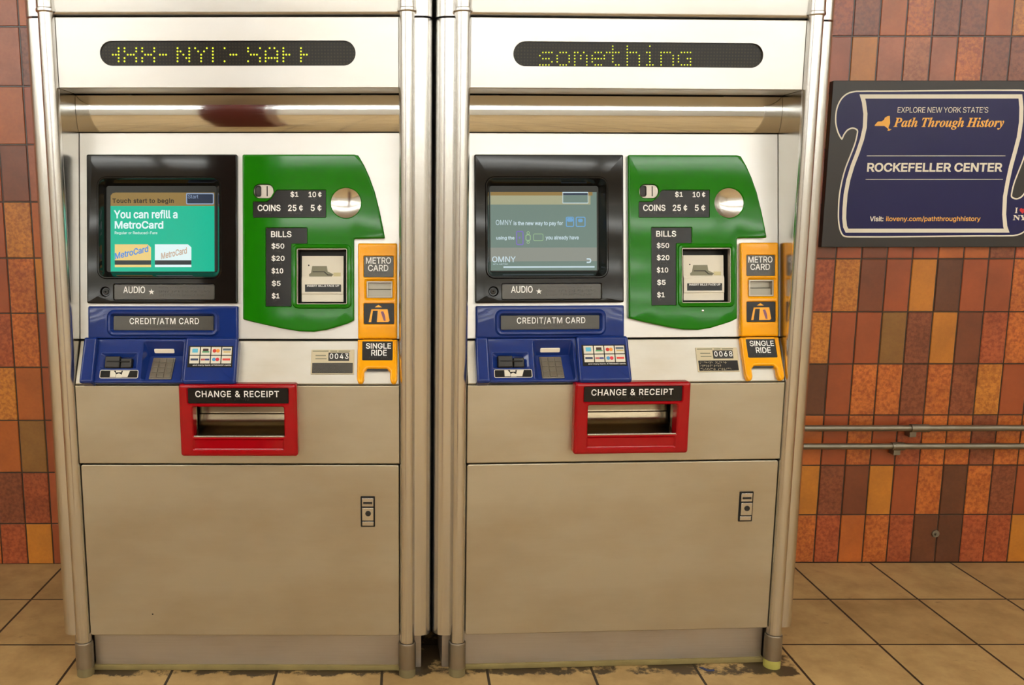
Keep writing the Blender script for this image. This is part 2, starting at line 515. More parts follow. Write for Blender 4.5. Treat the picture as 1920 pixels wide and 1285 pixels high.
# ------------------------------------------------------------------ setting
def floor_mat():
    m, nt, b = new_mat('tan_floor_tiles')
    tc = N(nt, 'ShaderNodeTexCoord')
    mp = N(nt, 'ShaderNodeMapping')
    mp.inputs['Location'].default_value = (0.068 + 0.289 * 40, -2.655 + 0.2975 * 40, 0)
    nt.links.new(tc.outputs['Object'], mp.inputs['Vector'])
    br = N(nt, 'ShaderNodeTexBrick', offset=0.0, squash=1.0)
    br.inputs['Scale'].default_value = 1.0
    br.inputs['Brick Width'].default_value = 0.289
    br.inputs['Row Height'].default_value = 0.2975
    br.inputs['Mortar Size'].default_value = 0.0042
    br.inputs['Mortar Smooth'].default_value = 0.25
    br.inputs['Color1'].default_value = rgb(190, 160, 108)
    br.inputs['Color2'].default_value = rgb(176, 146, 97)
    br.inputs['Mortar'].default_value = rgb(52, 38, 22)
    nt.links.new(mp.outputs[0], br.inputs['Vector'])
    n1 = N(nt, 'ShaderNodeTexNoise', i_Scale=9.0, i_Detail=8.0, i_Roughness=0.65)
    nt.links.new(tc.outputs['Object'], n1.inputs['Vector'])
    cr = N(nt, 'ShaderNodeValToRGB')
    cr.color_ramp.elements[0].position = 0.3; cr.color_ramp.elements[0].color = (0.62, 0.55, 0.45, 1)
    cr.color_ramp.elements[1].position = 0.62; cr.color_ramp.elements[1].color = (1.05, 1.03, 1.0, 1)
    nt.links.new(n1.outputs['Fac'], cr.inputs[0])
    mu = N(nt, 'ShaderNodeMix', data_type='RGBA', blend_type='MULTIPLY'); mu.inputs[0].default_value = 0.75
    nt.links.new(br.outputs['Color'], mu.inputs[6]); nt.links.new(cr.outputs[0], mu.inputs[7])
    # worn specks and scuffs
    mp2 = N(nt, 'ShaderNodeMapping'); mp2.inputs['Scale'].default_value = (7.0, 17.0, 1)
    nt.links.new(tc.outputs['Object'], mp2.inputs['Vector'])
    n2 = N(nt, 'ShaderNodeTexNoise', i_Scale=1.6, i_Detail=6.0, i_Roughness=0.7)
    nt.links.new(mp2.outputs[0], n2.inputs['Vector'])
    c2 = N(nt, 'ShaderNodeValToRGB')
    c2.color_ramp.elements[0].position = 0.63; c2.color_ramp.elements[0].color = (0, 0, 0, 1)
    c2.color_ramp.elements[1].position = 0.74; c2.color_ramp.elements[1].color = (1, 1, 1, 1)
    nt.links.new(n2.outputs['Fac'], c2.inputs[0])
    m2 = N(nt, 'ShaderNodeMix', data_type='RGBA')
    m2.inputs[7].default_value = rgb(92, 66, 36)
    fa = N(nt, 'ShaderNodeMath', operation='MULTIPLY'); fa.inputs[1].default_value = 0.75
    nt.links.new(c2.outputs[0], fa.inputs[0]); nt.links.new(fa.outputs[0], m2.inputs[0])
    nt.links.new(mu.outputs[2], m2.inputs[6])
    # black dirt trodden in along the foot of the machines
    sx = N(nt, 'ShaderNodeSeparateXYZ'); nt.links.new(tc.outputs['Object'], sx.inputs[0])
    def rng(sock, a, b_, c, d):
        r = N(nt, 'ShaderNodeMapRange', interpolation_type='SMOOTHSTEP')
        for i, v in enumerate((a, b_, c, d)): r.inputs[i + 1].default_value = v
        nt.links.new(sock, r.inputs[0]); return r.outputs[0]
    def mul(p, q):
        r = N(nt, 'ShaderNodeMath', operation='MULTIPLY'); nt.links.new(p, r.inputs[0]); nt.links.new(q, r.inputs[1]); return r.outputs[0]
    ya = mul(rng(sx.outputs['Y'], 2.14, 2.215, 0, 1), mul(rng(sx.outputs['X'], -0.98, -0.88, 0, 1), rng(sx.outputs['X'], 1.04, 1.16, 1, 0)))
    n3 = N(nt, 'ShaderNodeTexNoise', i_Scale=11.0, i_Detail=7.0, i_Roughness=0.7)
    nt.links.new(tc.outputs['Object'], n3.inputs['Vector'])
    ad = N(nt, 'ShaderNodeMath', operation='MULTIPLY_ADD'); ad.inputs[1].default_value = 0.42
    nt.links.new(ya, ad.inputs[0]); nt.links.new(n3.outputs['Fac'], ad.inputs[2])
    gk = rng(ad.outputs[0], 0.80, 0.90, 0, 0.92)
    m3 = N(nt, 'ShaderNodeMix', data_type='RGBA'); m3.inputs[7].default_value = rgb(48, 36, 22)
    nt.links.new(gk, m3.inputs[0]); nt.links.new(m2.outputs[2], m3.inputs[6])
    nt.links.new(m3.outputs[2], b.inputs['Base Color'])
    b.inputs['Roughness'].default_value = 0.55
    bu = N(nt, 'ShaderNodeBump'); bu.inputs['Strength'].default_value = 0.35; bu.inputs['Distance'].default_value = 0.004
    inv = N(nt, 'ShaderNodeMath', operation='SUBTRACT'); inv.inputs[0].default_value = 1.0
    nt.links.new(br.outputs['Fac'], inv.inputs[1]); nt.links.new(inv.outputs[0], bu.inputs['Height'])
    nt.links.new(bu.outputs[0], b.inputs['Normal'])
    return m

def tile_mat():
    """glazed quarry tiles: the colour of each tile is stored with the tile, mottling is procedural"""
    m, nt, b = new_mat('glazed_orange_tiles')
    at = N(nt, 'ShaderNodeAttribute', attribute_name='tile_colour')
    tc = N(nt, 'ShaderNodeTexCoord')
    n1 = N(nt, 'ShaderNodeTexNoise', i_Scale=95.0, i_Detail=3.0, i_Roughness=0.6)
    nt.links.new(tc.outputs['Object'], n1.inputs['Vector'])
    c1 = N(nt, 'ShaderNodeValToRGB')
    c1.color_ramp.elements[0].position = 0.36; c1.color_ramp.elements[0].color = (0.62, 0.40, 0.30, 1)
    c1.color_ramp.elements[1].position = 0.62; c1.color_ramp.elements[1].color = (1.12, 1.12, 1.05, 1)
    nt.links.new(n1.outputs['Fac'], c1.inputs[0])
    mu = N(nt, 'ShaderNodeMix', data_type='RGBA', blend_type='MULTIPLY')
    nt.links.new(at.outputs['Alpha'], mu.inputs[0])
    nt.links.new(at.outputs['Color'], mu.inputs[6]); nt.links.new(c1.outputs[0], mu.inputs[7])
    n2 = N(nt, 'ShaderNodeTexNoise', i_Scale=10.0, i_Detail=3.0)
    nt.links.new(tc.outputs['Object'], n2.inputs['Vector'])
    c2 = N(nt, 'ShaderNodeValToRGB')
    c2.color_ramp.elements[0].position = 0.3; c2.color_ramp.elements[0].color = (0.82, 0.80, 0.78, 1)
    c2.color_ramp.elements[1].position = 0.7; c2.color_ramp.elements[1].color = (1.08, 1.08, 1.08, 1)
    nt.links.new(n2.outputs['Fac'], c2.inputs[0])
    m2 = N(nt, 'ShaderNodeMix', data_type='RGBA', blend_type='MULTIPLY'); m2.inputs[0].default_value = 1.0
    nt.links.new(mu.outputs[2], m2.inputs[6]); nt.links.new(c2.outputs[0], m2.inputs[7])
    nt.links.new(m2.outputs[2], b.inputs['Base Color'])
    b.inputs['Roughness'].default_value = 0.34
    b.inputs['Specular IOR Level'].default_value = 0.8
    return m

TC = {  # tile kinds: colour, how mottled
    'Y': ((196, 122, 34), 0.15), 'y': ((202, 128, 44), 0.8), 'O': ((184, 96, 32), 0.15), 'o': ((196, 108, 42), 0.9),
    'R': ((160, 74, 32), 0.1), 'r': ((170, 82, 42), 0.9), 'B': ((124, 60, 30), 0.15), 'b': ((138, 72, 42), 0.9),
    'D': ((100, 52, 26), 0.3), 'g': ((140, 96, 40), 0.2), 'P': ((168, 92, 56), 0.2), 'p': ((182, 108, 66), 0.7)}
RIGHT = ['orOorDDrrYbRYo', 'YbBYRoDobRoYrB', 'ORoRroobooRbYr', 'DRoobobyRrYoBR', 'yRRgbYBrooBRyD', 'ryBRYDRRorYbRo',
         'BRBRROObrRYoBr', 'RoBYrRobRyBORr', 'YrRbOoRYbRroBY', 'RYPpPobbPrYoRB', 'rbOobbOyRroBYO', 'BroYRbrRoOyBRr']
LEFT = ['RorYR', 'YRbrR', 'rBOgR', 'RoyOR', 'oBroR', 'ORRoY', 'YbRyO', 'RoRBP', 'bYbOR', 'ROBPb', 'oRBPO', 'RBoRY']
def build_wall():
    mb = MB(); bm = mb.bm
    lay = bm.loops.layers.float_color.new('tile_colour')
    c, s = math.cos(WALL_YAW), math.sin(WALL_YAW)
    def P(x, y, z): return Vector((x * c - y * s, WALL_Y + x * s + y * c, z))
    def setc(f, col, a):
        for l in f.loops: l[lay] = (col[0], col[1], col[2], a)
    g = 0.0022
    def tile(x0, x1, z0, z1, key):
        col, mo = TC[key]
        j = 1 + random.uniform(-0.07, 0.07)
        col = [lin(v) * j for v in col]
        q = 0.0016
        back = [bm.verts.new(P(x, 0.004, z)) for x, z in ((x0 + g, z0 + g), (x1 - g, z0 + g), (x1 - g, z1 - g), (x0 + g, z1 - g))]
        mid = [bm.verts.new(P(x, q, z)) for x, z in ((x0 + g, z0 + g), (x1 - g, z0 + g), (x1 - g, z1 - g), (x0 + g, z1 - g))]
        fr = [bm.verts.new(P(x, 0, z)) for x, z in ((x0 + g + q, z0 + g + q), (x1 - g - q, z0 + g + q), (x1 - g - q, z1 - g - q), (x0 + g + q, z1 - g - q))]
        fs = [bm.faces.new(fr)]
        for A, B in ((back, mid), (mid, fr)):
            for i in range(4):
                k = (i + 1) % 4
                fs.append(bm.faces.new((A[i], A[k], B[k], B[i])))
        for f in fs: setc(f, col, mo)
    def field(xs, zs, codes, c0):
        for k in range(len(zs) - 1):
            z0, z1 = max(0.0, zs[k]), zs[k + 1]
            if z1 > CEIL: z1 = CEIL
            if z1 - z0 < 0.01: continue
            row = codes[k % len(codes)]
            for i in range(len(xs) - 1):
                idx = i - c0
                key = row[idx] if 0 <= idx < len(row) else random.choice('YyOoRrRrBboD')
                tile(xs[i], xs[i + 1], z0, z1, key)
    # right of the machines
    x_first = 1.463 - 0.0873
    k0 = 10
    field([x_first + 0.0873 * (i - k0) for i in range(k0 + 60)], [-0.003 + 0.1822 * k for k in range(16)], RIGHT, k0)
    # left of the machines; LEFT rows end at the last column before the machine
    n = 50
    xs = [-1.357 + 0.092 * (i - n + 2) for i in range(n + 1 + 7)]
    xs = [x for x in xs if x < x_first - 0.0873 * k0]
    c0 = [i for i, x in enumerate(xs) if abs(x + 1.357) < 0.01][0] - 3
    field(xs + [x_first - 0.0873 * k0], [-0.037 + 0.1885 * k for k in range(16)], LEFT, c0)
    # mortar bed
    bed = [bm.verts.new(P(x, 0.0025, z)) for x, z in ((-6.5, 0), (6.5, 0), (6.5, CEIL), (-6.5, CEIL))]
    f = bm.faces.new(bed); setc(f, [lin(46), lin(30), lin(20)], 0)
    b2 = [bm.verts.new(P(x, 0.15, z)) for x, z in ((-6.5, 0), (6.5, 0), (6.5, CEIL), (-6.5, CEIL))]
    mb.stitch(bed, b2); bm.faces.new(b2)
    me = bpy.data.meshes.new('wall_back')
    bm.to_mesh(me); bm.free()
    me.materials.append(tile_mat())
    o = bpy.data.objects.new('wall_back', me); COL.objects.link(o); o['kind'] = 'structure'
    return o
build_wall()
Y_FAR = -9.0
mb = MB(); mb.box((-6.5, Y_FAR, -0.1), (6.5, 3.12, 0.0)); struct('floor', mb, floor_mat())
MT['ceil'] = plain('pale_ceiling_paint', rgb(236, 233, 226), 0.8)
MT['farwall'] = plain('far_wall_tile', rgb(214, 208, 196), 0.5)
mb = MB(); mb.box((-6.5, Y_FAR, CEIL), (6.5, 3.12, CEIL + 0.1)); struct('ceiling', mb, MT['ceil'])
mb = MB(); mb.box((-6.5, Y_FAR - 0.1, 0), (6.5, Y_FAR, CEIL)); struct('wall_front', mb, MT['farwall'])
mb = MB(); mb.box((-6.6, Y_FAR, 0), (-6.5, 3.12, CEIL)); struct('wall_left', mb, MT['farwall'])
mb = MB(); mb.box((6.5, Y_FAR, 0), (6.6, 3.12, CEIL)); struct('wall_right', mb, MT['farwall'])
# square column faced in dark red tile, behind the camera, seen only in the steel
mb = MB(); mb.box((-1.08, -0.34, 0), (-0.74, 0.08, CEIL), 0.01); struct('column', mb, plain('maroon_column', rgb(104, 48, 40), 0.35))

MT['tube'] = plain('fluorescent_tube', (1, 1, 1, 1), 0.5, emit=(0.985, 1.0, 0.96, 1), es=TUBE, mottled=0)
MT['housing'] = plain('lamp_housing', rgb(225, 225, 220), 0.5)
for (ly, xa, xb) in LIGHT_ROWS:
    k = 0
    x = xa
    while x < xb - 0.1:
        L = 1.56
        t = thing('ceiling_light', 'long white fluorescent strip light on the station ceiling', 'ceiling light', (x + L / 2, ly, LAMP_Z), 0, 'ceiling strip lights')
        m = MB(); m.box((-L / 2, -0.03, -0.05), (L / 2, 0.03, CEIL - LAMP_Z), 0.006); obj('housing', m, MT['housing'], t)
        for sy in (-0.06, 0.06):
            m = MB(); m.lathe([(0.0, -L / 2 + 0.02), (0.019, -L / 2 + 0.02), (0.019, L / 2 - 0.02), (0.0, L / 2 - 0.02)], (0, sy, -0.03), 12, 'x')
            obj('tube', m, MT['tube'], t)
        x += 1.6; k += 1

# ------------------------------------------------------------------ the ticket machines
HW = 0.4195        # half width between the posts
DOTS_L = []
for xs, r in (((845, 868), (3,)), ((889,), (1, 2, 3, 4, 5)), ((933, 1021), (1, 2, 4, 5)), ((957, 980, 1002), (3,)), ((1066, 1156), (1, 2, 4, 5)),
              ((1088, 1111, 1133), (3,)), ((1199, 1222, 1245), (3,)), ((1331, 1419), (1, 2, 3, 4, 5)), ((1353,), (2,)), ((1375,), (3,)), ((1397,), (4,)),
              ((1463, 1551), (1,)), ((1486, 1530), (2,)), ((1508,), (3, 4, 5)), ((1596,), (1, 2, 3, 4, 5)), ((1684,), (1, 5)), ((1728, 1750, 1772), (3,)),
              ((1860,), (1, 2, 5)), ((1882, 1905, 1927), (3,)), ((1950,), (1, 4, 5)), ((1992, 2080), (2, 3, 4, 5)), ((2015, 2037, 2060), (4,)), ((2022, 2058), (1,)),
              ((2125,), (1, 2, 3, 4, 5)), ((2147, 2170), (3,)), ((2257,), (1, 2, 3, 4, 5)), ((2279, 2301), (3,))):
    for x in xs:
        for q in r: DOTS_L.append((x / 4.0, 90 + (q - 1) * 6.15))
LC = {'s': ['.####', '#....', '.###.', '....#', '####.'], 'o': ['.###.', '#...#', '#...#', '#...#', '.###.'], 'm': ['##.#.', '#.#.#', '#.#.#', '#...#', '#...#'],
      'e': ['.###.', '#...#', '#####', '#....', '.###.'], 't': ['..#..', '..#..', '#####', '..#..', '..#..', '..#..', '...##'],
      'h': ['#....', '#....', '####.', '#...#', '#...#', '#...#', '#...#'], 'i': ['.#.', '...', '##.', '.#.', '.#.', '.#.', '###'],
      'n': ['####.', '#...#', '#...#', '#...#', '#...#'], 'g': ['.####', '#....', '#..##', '#...#', '.####']}
DOTS_R = []
for ch, x0 in zip('something', (610, 740, 872, 1003, 1112, 1266, 1413, 1520, 1650)):
    rows = LC[ch]
    for i, row in enumerate(rows):
        y = 487 - (len(rows) - 1 - i) * 23.4
        for j, q in enumerate(row):
            if q == '#': DOTS_R.append(((x0 + j * 22.6) / 4 + 860, y / 4))

def machine(which):
    pose = M_POSE[which]
    labels = ['left steel ticket vending machine with bright green refill message on its screen',
              'right steel ticket vending machine with grey screen washed out by painted reflections, beside the blue wall sign']
    T = thing('ticket_machine', labels[which], 'ticket machine', (pose[0], pose[1], 0), pose[2], 'ticket vending machines')
    ref = M_POSE[0]                       # both machines are the same model: sizes come from one
    H = Frame((0, 0, 0), (0, 0, 1), (0, -1, 0), ref)
    FA = Frame((0, -0.011, 0), (0, 0, 1), (0, -1, 0), ref)
    D = Frame((0, -0.007, 0), (0, 0, 1), (0, -1, 0), ref)
    P0, P1 = Vector((0, 0.0419, 0.918)), Vector((0, 0.117, 1.4537))
    PV = (P1 - P0).normalized(); P = Frame(P0, PV, (0, -PV.z, PV.y), ref)
    L0 = Vector((0, -0.011, 0.809)); LV = (P0 - L0).normalized(); L = Frame(L0, LV, (0, -LV.z, LV.y), ref)
    LLEN = (P0 - L0).length; PLEN = (P1 - P0).length
    H2 = Frame(H.O, H.V, H.Nn, pose); L2 = Frame(L.O, L.V, L.Nn, pose); P2 = Frame(P.O, P.V, P.Nn, pose); D2 = Frame(D.O, D.V, D.Nn, pose)
    ob = lambda name, m, mat, par=None, **k: obj(name, m, MT[mat] if isinstance(mat, str) else mat, par or T, **k)

    # --- carcass
    m = MB()
    m.box((-0.475, 0.125, 0.105), (0.475, 0.60, 1.98), 0.004)
    ob('cabinet_body', m, 'cabinet')
    for s in (-1, 1):
        # rounded outer trim behind each post
        m = MB()
        prof = []
        xo, xi, yf, yb, r = 0.5035, 0.435, 0.008, 0.14, 0.030
        pts = [(xi, yf)] + [(xo - r + r * math.sin(a), yf + r - r * math.cos(a)) for a in [PI / 2 * i / 8 for i in range(9)]] + [(xo, yb), (xi, yb)]
        for z0, z1 in ((0.108, 1.7185),):
            a = [m.bm.verts.new((s * x, y, z0)) for x, y in pts]; b = [m.bm.verts.new((s * x, y, z1)) for x, y in pts]
            m.stitch(a, b); m.fill([a]); m.fill([b])
        ob('side_trim', m, 'post')
        m = MB()
        a = [m.bm.verts.new((s * x, y, 1.7235)) for x, y in pts]; b = [m.bm.verts.new((s * x, y, 1.97)) for x, y in pts]
        m.stitch(a, b); m.fill([a]); m.fill([b])
        ob('upper_side_trim', m, 'post')
        m = MB(); m.box((min(s * 0.436, s * 0.478), 0.035, 0.0), (max(s * 0.436, s * 0.478), 0.16, 0.106), 0.003)
        ob('plinth_end', m, 'steel_plinth')
        # post with its foot
        m = MB(); m.lathe([(0.0, 0.098), (0.0198, 0.098), (0.0198, 1.731), (0.0, 1.731)], (s * 0.4393, -0.001, 0), 40)
        post = ob('corner_post', m, 'post')
        m = MB(); m.lathe([(0.0, 0.024), (0.0235, 0.024), (0.0235, 0.092), (0.0215, 0.0965), (0.0, 0.0965)], (s * 0.4393, -0.001, 0), 40)
        ob('foot_sleeve', m, 'sleeve', post)
        m = MB(); m.lathe([(0.0, 0.0), (0.0225, 0.0), (0.0225, 0.0215), (0.021, 0.024), (0.0, 0.024)], (s * 0.4393, -0.001, 0), 40)
        ob('foot_pad', m, 'pad' if which == 1 and s == 1 else 'rubber', post)
        m = MB(); m.lathe([(0.0, 1.728), (0.0205, 1.728), (0.0240, 1.731), (0.0240, 1.737), (0.0225, 1.739), (0.0225, 1.97), (0.0, 1.97)], (s * 0.4393, -0.001, 0), 40)
        ob('upper_post', m, 'post')
        # flat side of the recess
        m = MB(); m.box((min(s * HW, s * (HW + 0.014)), 0.002, 0.80), (max(s * HW, s * (HW + 0.014)), 0.14, 1.5508))
        ob('recess_side', m, 'side')
    # --- header and what hangs below it
    lp = H.box(187, 76, 666, 123)
    lp = (-0.3135, 1.6043, 0.3135, 1.6637)
    hb = (-HW, 1.5515, HW, 1.7195)
    m = MB(H)
    pill = rr(lp, 0.0297, 10)
    m.plate(rr(hb, 0.001, 1), -0.10, 0.0, 0.002, [[(pill, 0.0), (pill, -0.006)]])
    hp = ob('header_panel', m, 'steel')
    m = MB(H); m.flat(inset(ccw(pill), -0.001), -0.0055); ob('led_window', m, 'led_back', hp, smooth=False)
    m = MB(H)
    for px, py in (DOTS_L if which == 0 else DOTS_R):
        u, v = H2.uv(px, py, -0.004)
        m.dome((u, v), 0.0023 if which == 0 else 0.0018, 0.001, n=-0.0052)
    ob('lit_dots', m, 'dot', hp, label='glowing yellow-green letters of lit dots')
    m = MB()
    cap = [(0.006 - 0.008 * math.sin(a), 1.7318 - 0.008 * math.cos(a)) for a in [PI / 2 * i / 6 for i in range(7)]]
    m.prism([(0.13, 1.7238)] + cap + [(-0.012, 1.85), (-0.004, 1.96), (0.13, 1.96)], -HW, HW); ob('top_cap', m, 'steel')
    m = MB(); m.box((-0.48, 0.012, 1.71), (0.48, 0.12, 1.735)); ob('seam_strip', m, 'seam')
    # polished convex strip under the header
    m = MB()
    y0, z0, y1, z1 = 0.106, 1.5495, 0.1135, 1.4565
    pr = []
    for i in range(21):
        f = i / 20
        pr.append((y0 + (y1 - y0) * f - 0.0085 * (1 - (2 * f - 1) ** 2), z0 + (z1 - z0) * f))
    pr += [(0.125, 1.4565), (0.125, 1.5495)]
    m.prism(pr, -HW + 0.0005, HW - 0.0005); ob('polished_valance', m, 'chrome')
    # --- sloping main panel, ledge, lower fascia, door, plinth
    m = MB(P)
    open_ = lambda bb, d=0.004: [(rr((bb[0] - d, bb[1] - d, bb[2] + d, bb[3] + d), 0.004, 2), 0.0), (rr((bb[0] - d, bb[1] - d, bb[2] + d, bb[3] + d), 0.004, 2), -0.012)]
    m.plate(rr((-HW + 0.0006, 0.0015, HW - 0.0006, PLEN), 0.001, 1), -0.012, 0.0, 0.0015,
            [open_(P.box(200, 349, 406, 510, -0.012), 0.014), open_(P.box(556, 466, 651, 571, 0.016), 0.0), open_(P.box(687, 527, 736, 559, 0.016), 0.001)])
    ob('main_panel', m, 'steel')
    lw = L.box(276, 664, 336, 706, 0.0); lw = rr((lw[0] - 0.010, 0.010, lw[2] + 0.016, LLEN - 0.008), 0.004, 2)
    m = MB(L); m.plate(rr((-HW + 0.0006, 0.0, HW - 0.0006, LLEN - 0.0012), 0.001, 1), -0.02, 0.0, 0.004, [[(lw, 0.0), (lw, -0.02)]]); ob('ledge', m, 'steel_ledge')
    fb = (-HW + 0.0006, FA.uv(450, 869.5)[1] , HW - 0.0006, 0.8055)
    twh = rr(FA.box(362, 764, 532, 820, 0.030), 0.004, 3)
    m = MB(FA); m.plate(rr(fb, 0.001, 1), -0.03, 0.0, 0.002, [[(inset(ccw(twh), -0.004), 0.0), (inset(ccw(twh), -0.004), -0.03)]]); ob('lower_fascia', m, 'steel_low')
    db = (-HW + 0.0016, D.uv(450, 1192)[1], HW - 0.0016, D.uv(450, 872)[1])
    m = MB(D); m.plate(rr(db, 0.007, 4), -0.03, 0.0, 0.003); door = ob('access_door', m, 'steel_low')
    m = MB(); m.box((-0.475, 0.075, 0.10), (0.475, 0.125, 0.80)); ob('inner_frame', m, 'seam')
    m = MB(); m.box((-0.42, 0.022, 0.012), (0.42, 0.12, db[1] - 0.003), 0.003); pl = ob('plinth', m, 'steel_plinth')
    m = MB(); m.box((-0.425, 0.016, 0.0), (0.425, 0.13, 0.016), 0.004); ob('caulk_bead', m, 'caulk', pl)
    # door lock
    lb = D.box(676, 931, 703, 988)
    m = MB(D); m.plate(rr(lb, 0.002, 3), -0.001, 0.002, 0.0008); ob('lock_surround', m, 'seam', door)
    ib = tuple(inset(rr(lb, 0.001, 1), 0.0035)[i][k] for i, k in ((4, 0), (4, 1), (0, 0), (0, 1)))
    m = MB(D)
    w0, v0, w1, v1 = lb[0] + 0.004, lb[1] + 0.004, lb[2] - 0.004, lb[3] - 0.004
    hgt = v1 - v0
    m.plate([(w0, v0 + hgt * 0.2), (w1, v0 + hgt * 0.2), (w1, v0 + hgt * 0.66), (w0, v0 + hgt * 0.66)], 0.0, 0.007, 0.001)
    m.plate([(w0, v0 + hgt * 0.7), (w1, v0 + hgt * 0.7), (w1, v1), (w0, v1)], 0.0, 0.005, 0.001)
    m.plate([(w0, v0), (w1, v0), (w1, v0 + hgt * 0.15), (w0, v0 + hgt * 0.15)], 0.0, 0.004, 0.001)
    ob('lock_handle', m, 'post', door)
    m = MB(D); c = ((w0 + w1) / 2 + 0.001, v0 + hgt * 0.46)
    m.plate(circ(c, 0.0075, 20), 0.006, 0.0085, 0.0008); ob('keyhole', m, 'dark', door)
    m = MB(D); m.plate(rr((w0 + 0.003, v0 + hgt * 0.79, w1 - 0.003, v0 + hgt * 0.87), 0.001, 2), 0.004, 0.0056, 0.0003); ob('lock_marking', m, 'dark', door)
    if which == 0:
        m = MB(D); m.dome(D.uv(286, 1152), 0.0022, 0.0006, n=0.0); ob('screw_hole', m, 'seam', door)

    # --- screen surround
    NB = 0.016
    bz = P.box(162, 289, 445, 569, NB); bz = (bz[0], bz[1], bz[2], bz[3])
    lip = P.box(186, 335, 411, 519, NB)
    gl = P.box(200, 349, 406, 510, -0.012)
    jack = P.uv(197, 547, NB)
    aud = P.box(213, 533, 402, 562, NB)
    m = MB(P)
    h1 = rr(lip, 0.018, 6); h1b = inset(ccw(h1), 0.003); h2 = rr(gl, 0.006, 6)
    ap = rr(aud, 0.004, 3); jc = circ(jack, 0.0135, 24)
    m.plate(rr(bz, 0.004, 3), 0.0, NB, 0.004,
            [[(inset(ccw(h1), -0.006), NB), (inset(ccw(h1), -0.0035), NB + 0.0028), (inset(ccw(h1), -0.001), NB + 0.0028), (h1b, NB - 0.003), (h2, -0.011)],
             [(inset(ccw(ap), -0.002), NB), (ap, NB - 0.002), (ap, NB - 0.004)],
             [(jc, NB), (inset(ccw(jc), 0.0015), NB - 0.002), (inset(ccw(jc), 0.003), NB - 0.007), 'floor']])
    bez = ob('screen_surround', m, 'black')
    m = MB(P); m.plate(inset(ccw(ap), 0.0004), 0.002, NB - 0.0032, 0.0006); ob('audio_plate', m, 'plate_grey', bez)
    m = MB(P); put_text(m, 'AUDIO', P.box(231, 537, 272, 550, NB - 0.003), NB - 0.0029, bold=0.012)
    cs = P.uv(284, 547.5, NB - 0.003); st = []
    for i in range(10):
        rr_ = 0.0082 if i % 2 == 0 else 0.0033
        st.append((cs[0] + rr_ * math.sin(PI * i / 5), cs[1] + rr_ * math.cos(PI * i / 5)))
    m.flat(st, NB - 0.0029); ob('lettering', m, 'text', bez, smooth=False)
    m = MB(P)
    u, v = P.uv(238, 553, NB - 0.003); braille(m, 'audio', u, v, NB - 0.0033)
    for r_, wd in enumerate(('headphone jack to hear', 'press star key for audio', 'volume and repeat keys')):
        u, v = P.uv(298, 538 + r_ * 7.2, NB - 0.003); braille(m, wd, u, v, NB - 0.0033, 0.0056, 0.0009)
    ob('braille', m, 'braille', bez)
    m = MB(P); m.plate(circ(jack, 0.0075, 20), NB - 0.008, NB - 0.003, 0.0015, [[(circ(jack, 0.003, 20), NB - 0.003), (circ(jack, 0.003, 20), NB - 0.007), 'floor']])
    ob('headphone_jack', m, 'dark', bez)
    # the lit screen
    SN = -0.0108
    m = MB(P); m.flat(inset(ccw(h2), -0.001), SN); ob('screen_glass', m, 's_off', bez, smooth=False)
    def spx(b, X0, Y0, k): return (X0 + b[0] / k, Y0 + b[1] / k, X0 + b[2] / k, Y0 + b[3] / k)
    if which == 0:
        Q, K, X0, Y0 = P, 7.139, 190, 340
    else:
        Q, K, X0, Y0 = P2, 6.7625, 900, 330
    lev = [SN]
    def sb(*b): return Q.box(*spx(b, X0, Y0, K), n=SN)
    def lay():
        lev[0] += 0.00022
        return lev[0]
    def sflat(name, b, mat, r=0.0):
        m = MB(P); bb = sb(*b); m.flat(rr(bb, r, 3) if r else [(bb[0], bb[1]), (bb[2], bb[1]), (bb[2], bb[3]), (bb[0], bb[3])], lay())
        return ob(name, m, mat, bez, smooth=False)
    def stext(items, mat):
        n = lay()
        for body, b, bold, kw in items: write(P, [(body, sb(*b), kw)], n, mat, bez, bold=bold)
    if which == 0:
        m = MB(P); n = lay()
        pts = [(125, 1208), (1515, 1208), (1515, 150), (190, 150), (150, 160), (125, 190)]
        m.flat([Q.uv(X0 + x / K, Y0 + y / K, SN) for x, y in pts], n); ob('message_background', m, 's_tan', bez, smooth=False)
        sflat('message_panel', (125, 330, 1515, 1208), 's_teal')
        sflat('start_button', (1135, 158, 1508, 310), 's_pale', 0.003)
        sflat('start_button_face', (1150, 172, 1494, 296), 's_navy', 0.002)
        stext([('Start', (1162, 180, 1300, 230), 0.0, {})], 's_pale')
        stext([('Touch start to begin', (150, 228, 972, 308), 0.028, dict(space=1.1))], 's_dark')
        stext([('You can refill a', (170, 385, 1022, 498), 0.022, {}), ('MetroCard', (182, 532, 832, 636), 0.022, {}),
               ('Regular or Reduced-Fare', (182, 672, 752, 718), 0.004, {})], 's_white')
        for cx0, cx1, cm, tm in ((183, 668, 's_gold', 's_blue'), (720, 1208, 's_white', 's_orange')):
            m = MB(P); n = lay()
            m.flat([Q.uv(X0 + x / K, Y0 + y / K, SN) for x, y in ((cx0, 1150), (cx1, 1150), (cx1, 885), (cx1 - 45, 845), (cx0, 845))], n)
            ob('card_picture', m, cm, bez, smooth=False)
            sflat('card_stripe', (cx0, 1058, cx1, 1118), 's_stripe')
            m = MB(P); b = sb(cx0 + (2 if cm == 's_gold' else 85), 960, cx1 - (35 if cm == 's_gold' else 60), 1048)
            put_text(m, 'MetroCard', b, lay(), bold=0.02, rot=0.23)
            ob('lettering', m, tm, bez, smooth=False)
    else:
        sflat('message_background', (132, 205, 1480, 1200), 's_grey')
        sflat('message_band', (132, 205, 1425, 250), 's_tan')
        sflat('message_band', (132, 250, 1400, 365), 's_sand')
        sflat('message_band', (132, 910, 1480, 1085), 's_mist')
        sflat('start_button', (1045, 205, 1370, 350), 's_ice')
        sflat('start_button_face', (1052, 218, 1364, 342), 's_grey')
